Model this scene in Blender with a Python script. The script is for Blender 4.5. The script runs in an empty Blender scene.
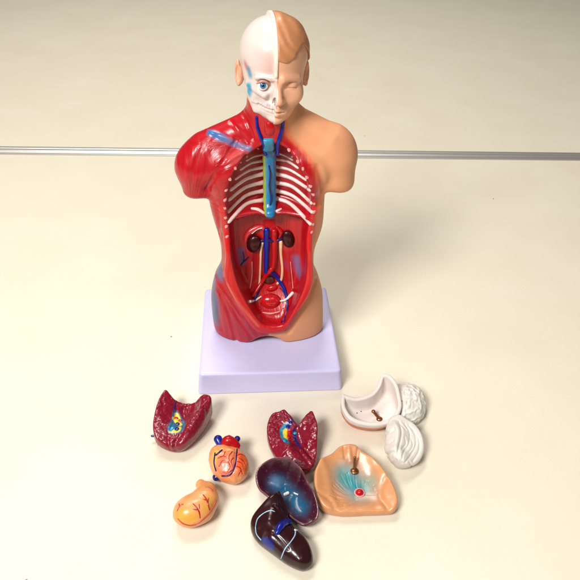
import bpy, math
import numpy as np
from mathutils import Matrix, Vector
S = 0.01                      # everything below is measured in centimetres
rng = np.random.RandomState(7)
scene = bpy.context.scene
f32 = np.float32

# ------------------------------------------------------------------ camera solve (taken from the stand and the table edge)
F, PITCH, ROLL, YAW, HB = 620.56, .654, .032, .085, 2.06
CAM = np.array([1.824, -41.524, 38.06])
_f = np.array([0, math.cos(PITCH), -math.sin(PITCH)]); _u = np.array([0, math.sin(PITCH), math.cos(PITCH)]); _r = np.array([1, 0, 0.])
_r, _u = _r*math.cos(ROLL)+_u*math.sin(ROLL), -_r*math.sin(ROLL)+_u*math.cos(ROLL)
_c, _s = math.cos(YAW), math.sin(YAW)
MB = np.array([[_c, _s, 0], [-_s, _c, 0], [0, 0, 1]])
def ray(a, b): return _f + _r*(a-290)/F - _u*(b-290)/F
def W(a, b, z=0):
    d = ray(a, b); return CAM + d*(z-CAM[2])/d[2]
OB = MB @ (CAM-[0, 0, HB])
def P(a, b, y):
    d = MB @ ray(a, b); return OB + d*(y-OB[1])/d[1]

# ------------------------------------------------------------------ field helpers
def smin(a, b, k):
    h = np.clip(.5+.5*(b-a)/k, 0, 1); return b*(1-h)+a*h-k*h*(1-h)
def smax(a, b, k): return -smin(-a, -b, k)
def sst(a, b, x):
    t = np.clip((x-a)/(b-a), 0, 1); return t*t*(3-2*t)
def ell(x, y, z, c, r):
    X, Y, Z = (x-c[0])/r[0], (y-c[1])/r[1], (z-c[2])/r[2]
    k0 = np.sqrt(X*X+Y*Y+Z*Z)+1e-6
    k1 = np.sqrt((X/r[0])**2+(Y/r[1])**2+(Z/r[2])**2)+1e-6
    return k0*(k0-1)/k1
def cap(x, y, z, a, b, ra, rb=None):
    if rb is None: rb = ra
    ba = [b[i]-a[i] for i in range(3)]; L = sum(v*v for v in ba)+1e-9
    t = np.clip(((x-a[0])*ba[0]+(y-a[1])*ba[1]+(z-a[2])*ba[2])/L, 0, 1)
    return np.sqrt((x-a[0]-t*ba[0])**2+(y-a[1]-t*ba[1])**2+(z-a[2]-t*ba[2])**2)-(ra+(rb-ra)*t)
def pdist(x, y, z, pts):
    d = np.full(x.shape, 1e9, f32)
    for a, b in zip(pts[:-1], pts[1:]): d = np.minimum(d, cap(x, y, z, a, b, 0, 0))
    return d
def rot2(x, y, c, ang):
    ca, sa = math.cos(ang), math.sin(ang); X, Y = x-c[0], y-c[1]
    return ca*X+sa*Y, -sa*X+ca*Y
_tab = rng.rand(64, 64, 64).astype(f32)
def vn(x, y, z, s, o=0):
    x, y, z = x*s+o+100, y*s+o*1.7+100, z*s+o*.6+100
    i, j, k = np.floor(x).astype(int), np.floor(y).astype(int), np.floor(z).astype(int)
    u, v, w = x-i, y-j, z-k
    u, v, w = u*u*(3-2*u), v*v*(3-2*v), w*w*(3-2*w)
    i0, j0, k0, i1, j1, k1 = i & 63, j & 63, k & 63, (i+1) & 63, (j+1) & 63, (k+1) & 63
    a = _tab[i0, j0, k0]*(1-u)+_tab[i1, j0, k0]*u; b = _tab[i0, j1, k0]*(1-u)+_tab[i1, j1, k0]*u
    c = _tab[i0, j0, k1]*(1-u)+_tab[i1, j0, k1]*u; d = _tab[i0, j1, k1]*(1-u)+_tab[i1, j1, k1]*u
    return ((a*(1-v)+b*v)*(1-w)+(c*(1-v)+d*v)*w)*2-1
def catmull(pts, n=6, closed=False):
    p = np.array(pts, float); N = len(p); out = []
    if N < 3 and not closed:
        return np.array([p[0]+(p[-1]-p[0])*t for t in np.linspace(0, 1, n+1)])
    rngi = range(N) if closed else range(N-1)
    for i in rngi:
        if closed: a, b, c, d = p[i-1], p[i], p[(i+1) % N], p[(i+2) % N]
        else: a, b, c, d = p[max(i-1, 0)], p[i], p[i+1], p[min(i+2, N-1)]
        for t in np.arange(n)/n:
            out.append(.5*(2*b+(c-a)*t+(2*a-5*b+4*c-d)*t*t+(3*b-a-3*c+d)*t**3))
    if not closed: out.append(p[-1])
    return np.array(out)
class Tab:                    # a function of two coordinates, tabulated
    def __init__(s, fn, x0, x1, y0, y1, h=.05):
        s.x0, s.y0, s.h = x0, y0, h
        X, Y = np.meshgrid(np.arange(x0, x1+h, h), np.arange(y0, y1+h, h), indexing='ij')
        s.t = fn(X.ravel(), Y.ravel()).reshape(X.shape).astype(f32)
    def __call__(s, x, y):
        n, m = s.t.shape
        a = np.clip((x-s.x0)/s.h, 0, n-1.001); b = np.clip((y-s.y0)/s.h, 0, m-1.001)
        i, j = a.astype(int), b.astype(int); a, b = a-i, b-j
        return (s.t[i, j]*(1-a)+s.t[i+1, j]*a)*(1-b)+(s.t[i, j+1]*(1-a)+s.t[i+1, j+1]*a)*b
def polysd(poly):
    poly = np.array(poly)
    def fn(x, y):
        d = np.full(x.shape, 1e9); ins = np.zeros(x.shape, bool)
        for (ax, ay), (bx, by) in zip(poly, np.roll(poly, -1, 0)):
            L = (bx-ax)**2+(by-ay)**2+1e-12
            t = np.clip(((x-ax)*(bx-ax)+(y-ay)*(by-ay))/L, 0, 1)
            d = np.minimum(d, (x-ax-t*(bx-ax))**2+(y-ay-t*(by-ay))**2)
            c = ((ay > y) != (by > y))
            xx = ax+(y-ay)*(bx-ax)/(by-ay if abs(by-ay) > 1e-12 else 1e-12)
            ins ^= c & (x < xx)
        return np.sqrt(d)*np.where(ins, -1, 1)
    return fn
def tps(pts):
    p = np.array(pts, float); n = len(p)
    def U(r2): return .5*r2*np.log(r2+1e-9)
    K = U((p[:, None, 0]-p[None, :, 0])**2+(p[:, None, 1]-p[None, :, 1])**2)+np.eye(n)*.02
    A = np.zeros((n+3, n+3)); A[:n, :n] = K; A[:n, n] = 1; A[:n, n+1:] = p[:, :2]; A[n, :n] = 1; A[n+1:, :n] = p[:, :2].T
    w = np.linalg.solve(A, np.concatenate([p[:, 2], [0, 0, 0]]))
    def fn(x, y):
        o = w[n]+w[n+1]*x+w[n+2]*y
        for i in range(n): o = o+w[i]*U((x-p[i, 0])**2+(y-p[i, 1])**2)
        return o
    return fn

# ------------------------------------------------------------------ meshing a field (surface nets on a sparse block grid)
def nets(f, lo, hi, h, B=8):
    n = [int(math.ceil((hi[i]-lo[i])/h/B))*B+1 for i in range(3)]
    ax = [(lo[i]+h*np.arange(n[i])).astype(f32) for i in range(3)]
    V = np.full(n, 1e3, f32)
    nb = [(k-1)//B for k in n]
    cx = [lo[i]+h*(np.arange(nb[i])+.5)*B for i in range(3)]
    X, Y, Z = [a.ravel().astype(f32) for a in np.meshgrid(*cx, indexing='ij')]
    v = f(X, Y, Z)
    near = np.abs(v) < h*B*.87*1.7+.08
    I = np.array(np.unravel_index(np.arange(len(v)), nb)).T
    for q in np.where(~near & (v < 0))[0]:
        a, b, c = I[q]*B; V[a:a+B+1, b:b+B+1, c:c+B+1] = -1e3
    q = I[near]*B
    o = np.arange(B+1); OX, OY, OZ = [a.ravel() for a in np.meshgrid(o, o, o, indexing='ij')]
    for s in range(0, len(q), 900):
        qq = q[s:s+900]
        gi = (qq[:, 0:1]+OX).ravel(); gj = (qq[:, 1:2]+OY).ravel(); gk = (qq[:, 2:3]+OZ).ravel()
        V[gi, gj, gk] = f(ax[0][gi], ax[1][gj], ax[2][gk])
    ins = V < 0
    cnt = np.zeros([k-1 for k in n], np.int8)
    for a in (0, 1):
        for b in (0, 1):
            for c in (0, 1): cnt += ins[a:n[0]-1+a, b:n[1]-1+b, c:n[2]-1+c]
    ci, cj, ck = np.where((cnt > 0) & (cnt < 8))
    acc = np.zeros((len(ci), 3)); num = np.zeros(len(ci))
    cor = [(a, b, c) for a in (0, 1) for b in (0, 1) for c in (0, 1)]
    for p in cor:
        for axs in range(3):
            if p[axs]: continue
            r = list(p); r[axs] = 1
            va = V[ci+p[0], cj+p[1], ck+p[2]]; vb = V[ci+r[0], cj+r[1], ck+r[2]]
            m = (va < 0) != (vb < 0); t = np.where(m, va/(va-vb+1e-20*(va == vb)), 0)
            e = np.array(p, float)[None].repeat(len(ci), 0); e[:, axs] = t
            acc += e*m[:, None]; num += m
    vert = (np.stack([ci, cj, ck], 1)+acc/num[:, None])*h+np.array(lo)
    idx = np.full([k-1 for k in n], -1, np.int32); idx[ci, cj, ck] = np.arange(len(ci))
    quads = []
    for axs in range(3):
        sl0 = [slice(None)]*3; sl1 = [slice(None)]*3; sl0[axs] = slice(0, -1); sl1[axs] = slice(1, None)
        A, Bb = ins[tuple(sl0)], ins[tuple(sl1)]
        e = np.array(np.where(A != Bb)); o1, o2 = [(1, 2), (2, 0), (0, 1)][axs]
        ok = (e[o1] > 0) & (e[o2] > 0) & (e[o1] < n[o1]-1) & (e[o2] < n[o2]-1); e = e[:, ok]
        inn = A[tuple(e)]
        def g(d1, d2):
            r = e.copy(); r[o1] += d1; r[o2] += d2; return idx[r[0], r[1], r[2]]
        Q = np.stack([g(-1, -1), g(0, -1), g(0, 0), g(-1, 0)], 1)
        Q[~inn] = Q[~inn][:, ::-1]; quads.append(Q)
    Q = np.concatenate(quads); Q = Q[(Q >= 0).all(1)]
    for _ in range(2):
        x, y, z = vert.T.astype(f32); e = f32(h*.3); v0 = f(x, y, z)
        g = np.stack([f(x+e, y, z)-v0, f(x, y+e, z)-v0, f(x, y, z+e)-v0], 1)/e
        st = -(v0/((g**2).sum(1)+.05))[:, None]*g
        L = np.linalg.norm(st, axis=1, keepdims=True)+1e-9
        vert = vert+st*np.minimum(1, .45*h/L)
    return vert, Q

def srgb(c):
    c = np.array(c, float)/255; return np.where(c < .04045, c/12.92, ((c+.055)/1.055)**2.4)
def mesh(name, v, q, mat, parent=None, origin=(0, 0, 0), paint=None, fib=None, smooth=True):
    me = bpy.data.meshes.new(name); v = (np.array(v, float)-np.array(origin))*S
    q = [list(a) for a in q] if not isinstance(q, np.ndarray) else q
    if isinstance(q, np.ndarray) and q.ndim == 2:
        me.vertices.add(len(v)); me.vertices.foreach_set('co', v.ravel())
        me.loops.add(q.size); me.loops.foreach_set('vertex_index', q.ravel().astype(np.int32))
        me.polygons.add(len(q)); me.polygons.foreach_set('loop_start', np.arange(len(q), dtype=np.int32)*q.shape[1])
    else: me.from_pydata(v.tolist(), [], q)
    me.update(calc_edges=True); me.validate()
    if smooth: me.polygons.foreach_set('use_smooth', np.ones(len(me.polygons), bool))
    if paint is not None:
        a = me.color_attributes.new('paint', 'FLOAT_COLOR', 'POINT')
        a.data.foreach_set('color', np.concatenate([paint, np.ones((len(paint), 1))], 1)[:, :4].astype(f32).ravel())
    if fib is not None:
        a = me.attributes.new('fib', 'FLOAT_VECTOR', 'POINT'); a.data.foreach_set('vector', fib.astype(f32).ravel())
    me.materials.append(mat)
    o = bpy.data.objects.new(name, me); scene.collection.objects.link(o)
    if parent: o.parent = parent
    return o
def empty(name, label, cat, loc, rz=0, group=None):
    o = bpy.data.objects.new(name, None); scene.collection.objects.link(o); o.empty_display_size = .01
    o.location = [c*S for c in loc]; o.rotation_euler = (0, 0, rz); o['label'] = label; o['category'] = cat
    if group: o['group'] = group
    return o

def tube(pts, r, seg=12, flat=1.0, up=None, ck=.9):
    """closed tube round a polyline; r is a number or one per point; flat squashes it along up"""
    p = np.array(pts, float); n = len(p); r = np.ones(n)*r if np.isscalar(r) else np.interp(np.linspace(0, 1, n), np.linspace(0, 1, len(r)), r)
    if n > 5: r = r*(1+.04*np.sin(np.arange(n)*1.3+n*7.1)+.03*np.sin(np.arange(n)*2.9+p[0, 0]*9))
    t = np.gradient(p, axis=0); t /= np.linalg.norm(t, axis=1, keepdims=True)+1e-9
    upv = np.array(up if up is not None else [0.1, -1, .3], float)
    # round the ends off
    P_, R_, T_ = [], [], []
    for a in (80, 60, 35, 15): P_.append(p[0]-t[0]*r[0]*ck*math.sin(math.radians(a))); R_.append(r[0]*math.cos(math.radians(a))); T_.append(t[0])
    P_ += list(p); R_ += list(r); T_ += list(t)
    for a in (15, 35, 60, 80): P_.append(p[-1]+t[-1]*r[-1]*ck*math.sin(math.radians(a))); R_.append(r[-1]*math.cos(math.radians(a))); T_.append(t[-1])
    V = []
    for c, rr, tt in zip(P_, R_, T_):
        s = np.cross(tt, upv); s /= np.linalg.norm(s)+1e-9; w = np.cross(s, tt)
        for k in range(seg):
            a = 2*math.pi*k/seg; V.append(c+rr*(math.cos(a)*s+math.sin(a)*w*flat))
    m = len(P_); Q = []
    for i in range(m-1):
        for k in range(seg):
            Q.append([i*seg+k, i*seg+(k+1) % seg, (i+1)*seg+(k+1) % seg, (i+1)*seg+k])
    V.append(P_[0]); V.append(P_[-1])
    for k in range(seg):
        Q.append([m*seg, (k+1) % seg, k]); Q.append([m*seg+1, (m-1)*seg+k, (m-1)*seg+(k+1) % seg])
    return np.array(V), Q
def sphere(c, r, n=24, m=14, R=None):
    r = np.ones(3)*r if np.isscalar(r) else np.array(r)
    V = [[0, 0, 1]]
    for i in range(1, m):
        for k in range(n):
            a, b = math.pi*i/m, 2*math.pi*k/n; V.append([math.sin(a)*math.cos(b), math.sin(a)*math.sin(b), math.cos(a)])
    V.append([0, 0, -1]); Q = []
    for k in range(n):
        Q.append([0, 1+k, 1+(k+1) % n]); Q.append([len(V)-1, 1+(m-2)*n+(k+1) % n, 1+(m-2)*n+k])
    for i in range(m-2):
        for k in range(n): Q.append([1+i*n+k, 1+(i+1)*n+k, 1+(i+1)*n+(k+1) % n, 1+i*n+(k+1) % n])
    V = np.array(V)*r
    if R is not None: V = V @ np.array(R).T
    return V+np.array(c), Q

# ------------------------------------------------------------------ materials
def mat(name, col=None, rough=.35, coat=0, bump=(), spec=.5, metal=0, var=0, fibre=None, sss=0, croug=.12, rvar=0):
    """col None = take the hand paint stored on the mesh.  bump = list of (scale per cm, strength, depth cm, detail)"""
    m = bpy.data.materials.new(name); m.use_nodes = True; N = m.node_tree.nodes; L = m.node_tree.links
    b = N['Principled BSDF']; b.inputs['Roughness'].default_value = rough; b.inputs['Metallic'].default_value = metal
    b.inputs['Coat Weight'].default_value = coat; b.inputs['Coat Roughness'].default_value = croug
    b.inputs['Specular IOR Level'].default_value = spec
    if sss:
        b.inputs['Subsurface Weight'].default_value = sss; b.inputs['Subsurface Scale'].default_value = .002
        b.inputs['Subsurface Radius'].default_value = (1, .5, .3)
    tc = N.new('ShaderNodeTexCoord'); mp = N.new('ShaderNodeMapping'); mp.inputs['Scale'].default_value = (100, 100, 100)
    L.new(tc.outputs['Object'], mp.inputs['Vector'])
    if col is None:
        c = N.new('ShaderNodeAttribute'); c.attribute_name = 'paint'; cs = c.outputs['Color']
    else:
        c = N.new('ShaderNodeRGB'); c.outputs[0].default_value = (*srgb(col), 1); cs = c.outputs[0]
    if var:
        nz = N.new('ShaderNodeTexNoise'); nz.inputs['Scale'].default_value = 2.2; nz.inputs['Detail'].default_value = 5
        L.new(mp.outputs[0], nz.inputs['Vector'])
        mr = N.new('ShaderNodeMapRange'); mr.inputs['From Min'].default_value = .3; mr.inputs['From Max'].default_value = .7
        mr.inputs['To Min'].default_value = 1-var; mr.inputs['To Max'].default_value = 1+var
        L.new(nz.outputs['Fac'], mr.inputs['Value'])
        hv = N.new('ShaderNodeHueSaturation'); L.new(mr.outputs[0], hv.inputs['Value']); L.new(cs, hv.inputs['Color']); cs = hv.outputs[0]
    nrm = None
    if fibre:
        at = N.new('ShaderNodeAttribute'); at.attribute_name = 'fib'
        m2 = N.new('ShaderNodeMapping'); m2.inputs['Scale'].default_value = (.35, fibre[0], .35)
        L.new(at.outputs['Vector'], m2.inputs['Vector'])
        nz = N.new('ShaderNodeTexNoise'); nz.inputs['Scale'].default_value = 1; nz.inputs['Detail'].default_value = 3
        L.new(m2.outputs[0], nz.inputs['Vector'])
        # the grooves fade where the model is skin: the red channel ratio of the paint tells muscle from skin
        sp = N.new('ShaderNodeSeparateColor'); a2 = N.new('ShaderNodeAttribute'); a2.attribute_name = 'paint'; L.new(a2.outputs['Color'], sp.inputs[0])
        mr = N.new('ShaderNodeMapRange'); mr.inputs['From Min'].default_value = .10; mr.inputs['From Max'].default_value = .25
        mr.inputs['To Min'].default_value = 1; mr.inputs['To Max'].default_value = 0; L.new(sp.outputs[1], mr.inputs['Value'])
        ml = N.new('ShaderNodeMath'); ml.operation = 'MULTIPLY'; ml.inputs[1].default_value = fibre[1]; mw = N.new('ShaderNodeMath'); mw.operation = 'MULTIPLY'; L.new(mr.outputs[0], mw.inputs[0]); L.new(a2.outputs['Alpha'], mw.inputs[1]); L.new(mw.outputs[0], ml.inputs[0])
        bp = N.new('ShaderNodeBump'); bp.inputs['Distance'].default_value = fibre[2]*S
        L.new(ml.outputs[0], bp.inputs['Strength']); L.new(nz.outputs['Fac'], bp.inputs['Height']); nrm = bp.outputs[0]
        # muscle is glossier than skin
        m3 = N.new('ShaderNodeMapRange'); m3.inputs['To Min'].default_value = .5; m3.inputs['To Max'].default_value = rough
        L.new(mr.outputs[0], m3.inputs['Value']); L.new(m3.outputs[0], b.inputs['Roughness'])
        m4 = N.new('ShaderNodeMapRange'); m4.inputs['To Min'].default_value = .0; m4.inputs['To Max'].default_value = coat
        L.new(mr.outputs[0], m4.inputs['Value']); L.new(m4.outputs[0], b.inputs['Coat Weight'])
        # thin pale and dark strands in the paint of the fibres
        rp = N.new('ShaderNodeMapRange'); rp.inputs['From Min'].default_value = .35; rp.inputs['From Max'].default_value = .65
        rp.inputs['To Min'].default_value = .82; rp.inputs['To Max'].default_value = 1.12; L.new(nz.outputs['Fac'], rp.inputs['Value'])
        h2 = N.new('ShaderNodeHueSaturation'); L.new(cs, h2.inputs['Color']); L.new(rp.outputs[0], h2.inputs['Value'])
        mx = N.new('ShaderNodeMix'); mx.data_type = 'RGBA'; L.new(mw.outputs[0], mx.inputs['Factor']); L.new(cs, mx.inputs[6]); L.new(h2.outputs[0], mx.inputs[7]); cs = mx.outputs[2]
    for sc, st, dep, det in bump:
        nz = N.new('ShaderNodeTexNoise'); nz.inputs['Scale'].default_value = sc; nz.inputs['Detail'].default_value = det
        L.new(mp.outputs[0], nz.inputs['Vector'])
        bp = N.new('ShaderNodeBump'); bp.inputs['Strength'].default_value = st; bp.inputs['Distance'].default_value = dep*S
        L.new(nz.outputs['Fac'], bp.inputs['Height'])
        if nrm: L.new(nrm, bp.inputs['Normal'])
        nrm = bp.outputs[0]
    if rvar:
        nz = N.new('ShaderNodeTexNoise'); nz.inputs['Scale'].default_value = 1.3; nz.inputs['Detail'].default_value = 6; L.new(mp.outputs[0], nz.inputs['Vector'])
        mr = N.new('ShaderNodeMapRange'); mr.inputs['To Min'].default_value = rough-rvar; mr.inputs['To Max'].default_value = rough+rvar
        L.new(nz.outputs['Fac'], mr.inputs['Value']); L.new(mr.outputs[0], b.inputs['Roughness'])
    if nrm: L.new(nrm, b.inputs['Normal']); L.new(nrm, b.inputs['Coat Normal'])
    L.new(cs, b.inputs['Base Color'])
    return m
HAND = [(1.2, .25, .06, 2), (9, .15, .012, 3)]
M_torso = mat('painted_torso_vinyl', None, .33, .32, [(.9, .2, .08, 2), (14, .12, .006, 2)], fibre=(5.5, .75, .09), croug=.14, spec=.3)
M_head = mat('painted_head_vinyl', None, .42, .18, [(1.5, .2, .04, 3), (18, .15, .006, 2)], croug=.3, sss=.05)
M_hair = mat('hair_paint', (190, 128, 86), .45, .1, [(2.2, .4, .05, 3)], var=.06)
M_skin = mat('skin_paint', (222, 162, 132), .45, .1, HAND, var=.04)
M_bone = mat('rib_paint', (236, 200, 196), .3, .5, HAND, var=.08)
M_dot = mat('cartilage_paint', (228, 148, 146), .3, .5, HAND, var=.1)
M_marrow = mat('marrow_paint', (196, 70, 76), .35, .4)
M_white = mat('white_gloss_paint', (240, 226, 218), .25, .5, HAND)
M_cream = mat('ureter_paint', (232, 186, 150), .3, .5, HAND, var=.06)
M_blue = mat('deep_blue_paint', (12, 26, 128), .3, .25, HAND, spec=.35, var=.15)
M_navy = mat('navy_paint', (16, 22, 92), .3, .25, HAND, spec=.35, var=.15)
M_red = mat('artery_red_paint', (178, 12, 22), .3, .25, HAND, spec=.35, var=.1)
M_kid = mat('kidney_paint', (56, 10, 13), .3, .2, [(1.8, .4, .08, 3), (9, .15, .012, 3)], var=.25, spec=.25)
M_own = mat('hand_painted_gloss', None, .34, .35, [(2.5, .4, .06, 3), (12, .25, .015, 3)], var=.07, croug=.2, spec=.4)
M_lung = mat('lung_gloss', None, .3, .35, [(3.2, .6, .1, 2), (8, .4, .04, 2)], var=.1, croug=.14, spec=.4)
M_liver = mat('liver_gloss', None, .27, .28, [(1.3, .3, .07, 2), (25, .15, .008, 2)], var=.08, croug=.1, spec=.35)
M_plast = mat('white_matt_plastic', None, .5, .05, [(2.2, .25, .04, 3), (20, .2, .006, 2)])
M_plate = mat('peach_gloss', None, .38, .3, [(1.4, .3, .06, 3), (14, .15, .008, 3)], var=.06, croug=.22)
M_vein = mat('vein_red_paint', (168, 30, 34), .35, .4, HAND, var=.15)
M_brass = mat('pin_metal', (150, 104, 72), .3, 0, [(10, .2, .01, 2)], metal=.9)
M_base = mat('lilac_plastic', (200, 197, 234), .38, .12, [(.8, .1, .03, 2), (30, .1, .003, 2)], croug=.3, var=.015)
M_eye = mat('eye_white', (240, 240, 238), .12, .9)
M_iris = mat('iris_blue', (44, 110, 176), .1, .9, var=.2)
M_pupil = mat('pupil_black', (6, 6, 10), .08, .9)
M_yel = mat('yellow_paint', (226, 206, 60), .3, .5, HAND)
M_cyan = mat('cyan_paint', (30, 140, 176), .3, .5, HAND, var=.08)
M_lblue = mat('pale_blue_paint', (150, 186, 214), .35, .4, HAND)

class Paint:
    def __init__(s, v, base): s.v = v.astype(f32); s.c = np.tile(srgb(base), (len(v), 1))
    def mix(s, m, col):
        m = np.clip(m, 0, 1)[:, None]; s.c = s.c*(1-m)+srgb(col)*m
    def stroke(s, pts, r, soft, col, a=1):
        pts = [p for p in pts if p is not None]
        if not len(pts): return
        d = pdist(*s.v.T, [tuple(p) for p in pts]) if len(pts) > 1 else np.linalg.norm(s.v-np.array(pts[0]), axis=1)
        s.mix((1-sst(r-soft, r+soft, d))*a, col)
def trace(f, u, v, body=True, t0=None):
    """where the line of sight through (u,v) meets the field f"""
    o, d = (OB, MB @ ray(u, v)) if body else (CAM, ray(u, v))
    d = d/np.linalg.norm(d); t = 20.
    ts = np.arange(18, 70, .04, dtype=f32); pp = o[None]+d[None]*ts[:, None]
    val = f(*[pp[:, i].astype(f32) for i in range(3)])
    k = np.where(val < 0)[0]
    if not len(k): return None if body else W(u, v, 0)
    k = k[0]; a, b = val[k-1], val[k]; t = ts[k-1]+.04*a/(a-b+1e-9)
    return o+d*t
def trace_line(f, pix, n=6, body=True):
    out = [trace(f, u, v, body) for u, v in catmull(pix, n)]
    out = [p for p in out if p is not None]
    return np.array(out)
def dirto(p, body=True): d = (OB if body else CAM)-p; return d/np.linalg.norm(d)

# ================================================================== THE ANATOMICAL MODEL
Z = np.array
def prof(zs, vs):
    g = catmull(list(zip(zs, vs)), 8); return lambda z: np.interp(z, g[:, 0], g[:, 1]).astype(f32)
XL = prof([-1, 0, .8, 2.4, 3.9, 5.8, 7.2, 8.4, 9.6, 12, 13.4, 15, 17, 18.3, 19.5, 21.5], [-4.55, -4.6, -4.75, -4.84, -4.8, -4.42, -3.86, -3.76, -3.86, -4.36, -4.5, -4.45, -3.6, -2.5, -1.75, -1.5])
XR = prof([-1, 0, .8, 2.4, 3.9, 5.6, 7, 8.6, 10.7, 12.7, 14, 15.5, 17, 18.3, 19.3, 21.5], [4.7, 4.75, 4.8, 4.72, 4.58, 4.13, 3.66, 3.68, 4.16, 4.2, 4.2, 4.3, 4.0, 3.2, 2.2, 1.8])
YF = prof([-1, 0, 1.5, 4, 6, 8, 10, 13, 15, 17, 18.5, 20, 21.5], [-2.1, -2.25, -2.32, -2.25, -2.1, -2.0, -2.2, -2.5, -2.35, -1.7, -1.1, -1.0, -1])
YB = prof([-1, 0, 3, 6, 8, 12, 15, 17.5, 19, 21.5], [1.9, 2.0, 2.6, 1.9, 1.5, 2.1, 2.4, 2.1, 1.5, 1.4])
def f_body0(x, y, z):
    a, b, c, d = XL(z), XR(z), YF(z), YB(z)
    hx, cx, hy, cy = (b-a)/2, (a+b)/2, (d-c)/2, (c+d)/2
    p = 2.35
    q = (np.abs((x-cx)/hx)**p+np.abs((y-cy)/hy)**p+1e-9)**(1/p)
    f = (q-1)*np.minimum(hx, hy)*np.clip(1.0, 0, 1)
    f = smax(f, z-19.2, .8)
    # shoulders and arm stumps
    L = smin(cap(x, y, z, (-1.3, .35, 18.6), (-4.35, .1, 16.75), .95, 1.45), ell(x, y, z, (-5.15, .0, 15.7), (1.62, 1.65, 1.75)), .6)
    L = smin(L, cap(x, y, z, (-5.2, 0, 15.3), (-5.2, -.1, 13.8), 1.5, 1.2), .5)
    L = smax(L, 13.25-z+.16*(x+5.3), .8)
    R = smin(cap(x, y, z, (1.9, .35, 18.9), (4.1, .1, 17.3), 1.0, 1.5), ell(x, y, z, (4.72, .1, 16.6), (1.68, 1.65, 1.85)), .6)
    R = smin(R, cap(x, y, z, (4.85, 0, 16), (5.0, -.1, 13.4), 1.5, 1.4), .5)
    R = smax(R, 13.75-z-.14*(x-5.1), .95)
    f = smin(f, L, .55); f = smin(f, R, .55)
    f = smin(f, cap(x, y, z, (.15, .5, 17.5), (.22, .0, 21.0), 1.9, 1.72), .7)      # neck
    f = smin(f, ell(x, y, z, (2.3, -1.35, 15.6), (1.7, .95, 1.5)), .8)               # breast
    f = smin(f, ell(x, y, z, (-2.9, -1.2, 15.6), (1.6, 1.0, 1.6)), .7)
    # thighs: the gap between the legs
    f = smax(f, -cap(x, y, z, (-.15, -4, -.75), (-.15, 4, -.75), 1.4), .7)
    f = smax(f, -z, .28)
    return f
def yplane(v): return -1.5 if v < 158 else (-1.9 if v < 172 else -2.25)
I_pix = [(269, 144), (258, 149), (248, 156), (241, 163), (236, 170), (230.5, 181), (227.5, 192), (226.5, 205), (227.5, 218), (229.5, 232), (231, 250), (233.5, 266), (238, 282), (247, 300), (257, 315), (266, 322.5), (282, 322.5), (292, 309), (301, 291), (305.5, 276), (306.5, 262), (306, 247), (308, 232), (311, 218), (311.5, 205), (310, 192), (306.5, 181), (301.5, 170), (296, 162), (290, 153), (280, 146)]
O_pix = [(225, 212), (222.5, 226), (223.5, 243), (225.5, 260), (224.5, 280), (232, 297), (244, 317), (255, 331), (264, 335), (277, 335), (286, 331), (296, 315.5), (309, 296.5), (314, 280), (313.5, 262), (313.5, 245), (317, 225), (316, 212)]
I_poly = [P(u, v, yplane(v))[[0, 2]] for u, v in catmull(I_pix, 3, True)]
O_poly = [P(u, v, -2.7)[[0, 2]] for u, v in catmull(O_pix, 3, True)]
dI = Tab(polysd(I_poly), -6, 6, -1, 21, .06); dO = Tab(polysd(O_poly), -6, 6, -1, 21, .06)
YRIM = prof([0, 1.4, 3, 6, 8, 10, 12, 13, 16, 18, 19, 21], [-2.6, -2.62, -2.72, -2.68, -2.5, -2.45, -2.5, -2.55, -2.3, -1.6, -1.2, -1])
def yfloor(x, z):
    xc = x-.02
    chest = .75-.17*xc*xc-sst(16, 18.3, z)*.9
    abd = .35-.10*xc*xc
    abd = abd-2.2*sst(5.2, 1.6, z)
    # psoas and spine relief
    abd = abd-.28*np.exp(-(xc/.55)**2)*sst(11, 10, z)*sst(5, 6, z)-.22*(np.exp(-((xc-1.35-.09*(9-z))/.45)**2)+np.exp(-((xc+1.3+.09*(9-z))/.45)**2))*sst(9.4, 8, z)*sst(3, 5, z)
    zd = 12.15-.42*np.exp(-(xc/.45)**2)-.035*xc*xc
    w = sst(zd-.25, zd+.12, z)
    y = abd*(1-w)+chest*w
    y = y-(1.3-.05*xc*xc)*np.exp(-np.abs((z-zd)/.4)**2.2)
    return y
yfl = Tab(yfloor, -6, 6, -1, 21, .05)
GRV = []                       # grooves and ridges (points, depth, width); filled below
def f_body1(x, y, z):
    f = f_body0(x, y, z)
    ap = smax(dO(x, z), np.abs(y+1.2)-(-1.2-YRIM(z))+.9*sst(9.2, 11.8, z), .3)
    f = smin(f, ap, .22)
    g = smax(dI(x, z), y-yfl(x, z), .35)
    return smax(f, -g, .34)
def add_groove(pix, dep, w, f=None):
    p = trace_line(f_body1, pix, 3)
    if len(p) > 1: GRV.append((p, dep, w))
# deltoid / pectoral furrow, neck muscles, thigh muscles, waist
add_groove([(236, 141), (226, 158), (215, 175), (207, 190)], .26, .16)
add_groove([(228, 118), (238, 130), (247, 143)], .13, .14)
add_groove([(240, 108), (247, 122), (253, 138)], .14, .13)
add_groove([(214, 134), (200, 152), (191, 178)], .07, .22)
add_groove([(206, 130), (228, 139), (249, 149)], -.12, .16)
add_groove([(213, 182), (224, 168), (240, 157)], .07, .12)
add_groove([(216, 205), (219, 222), (218, 240), (216, 262)], .08, .2)
add_groove([(218, 290), (229, 315), (236, 341)], .14, .16)
add_groove([(224, 297), (238, 318), (252, 338)], .12, .15)
add_groove([(216, 276), (223, 288), (240, 314)], .12, .15)
add_groove([(222, 330), (218, 312), (216, 295)], .1, .15)
add_groove([(318, 274), (309, 298), (298, 318), (288, 333)], .16, .2)
add_groove([(323, 190), (322, 180), (318, 168)], .12, .25)
add_groove([(298, 125), (316, 131), (332, 139)], -.07, .4)
GRV2 = []
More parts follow.
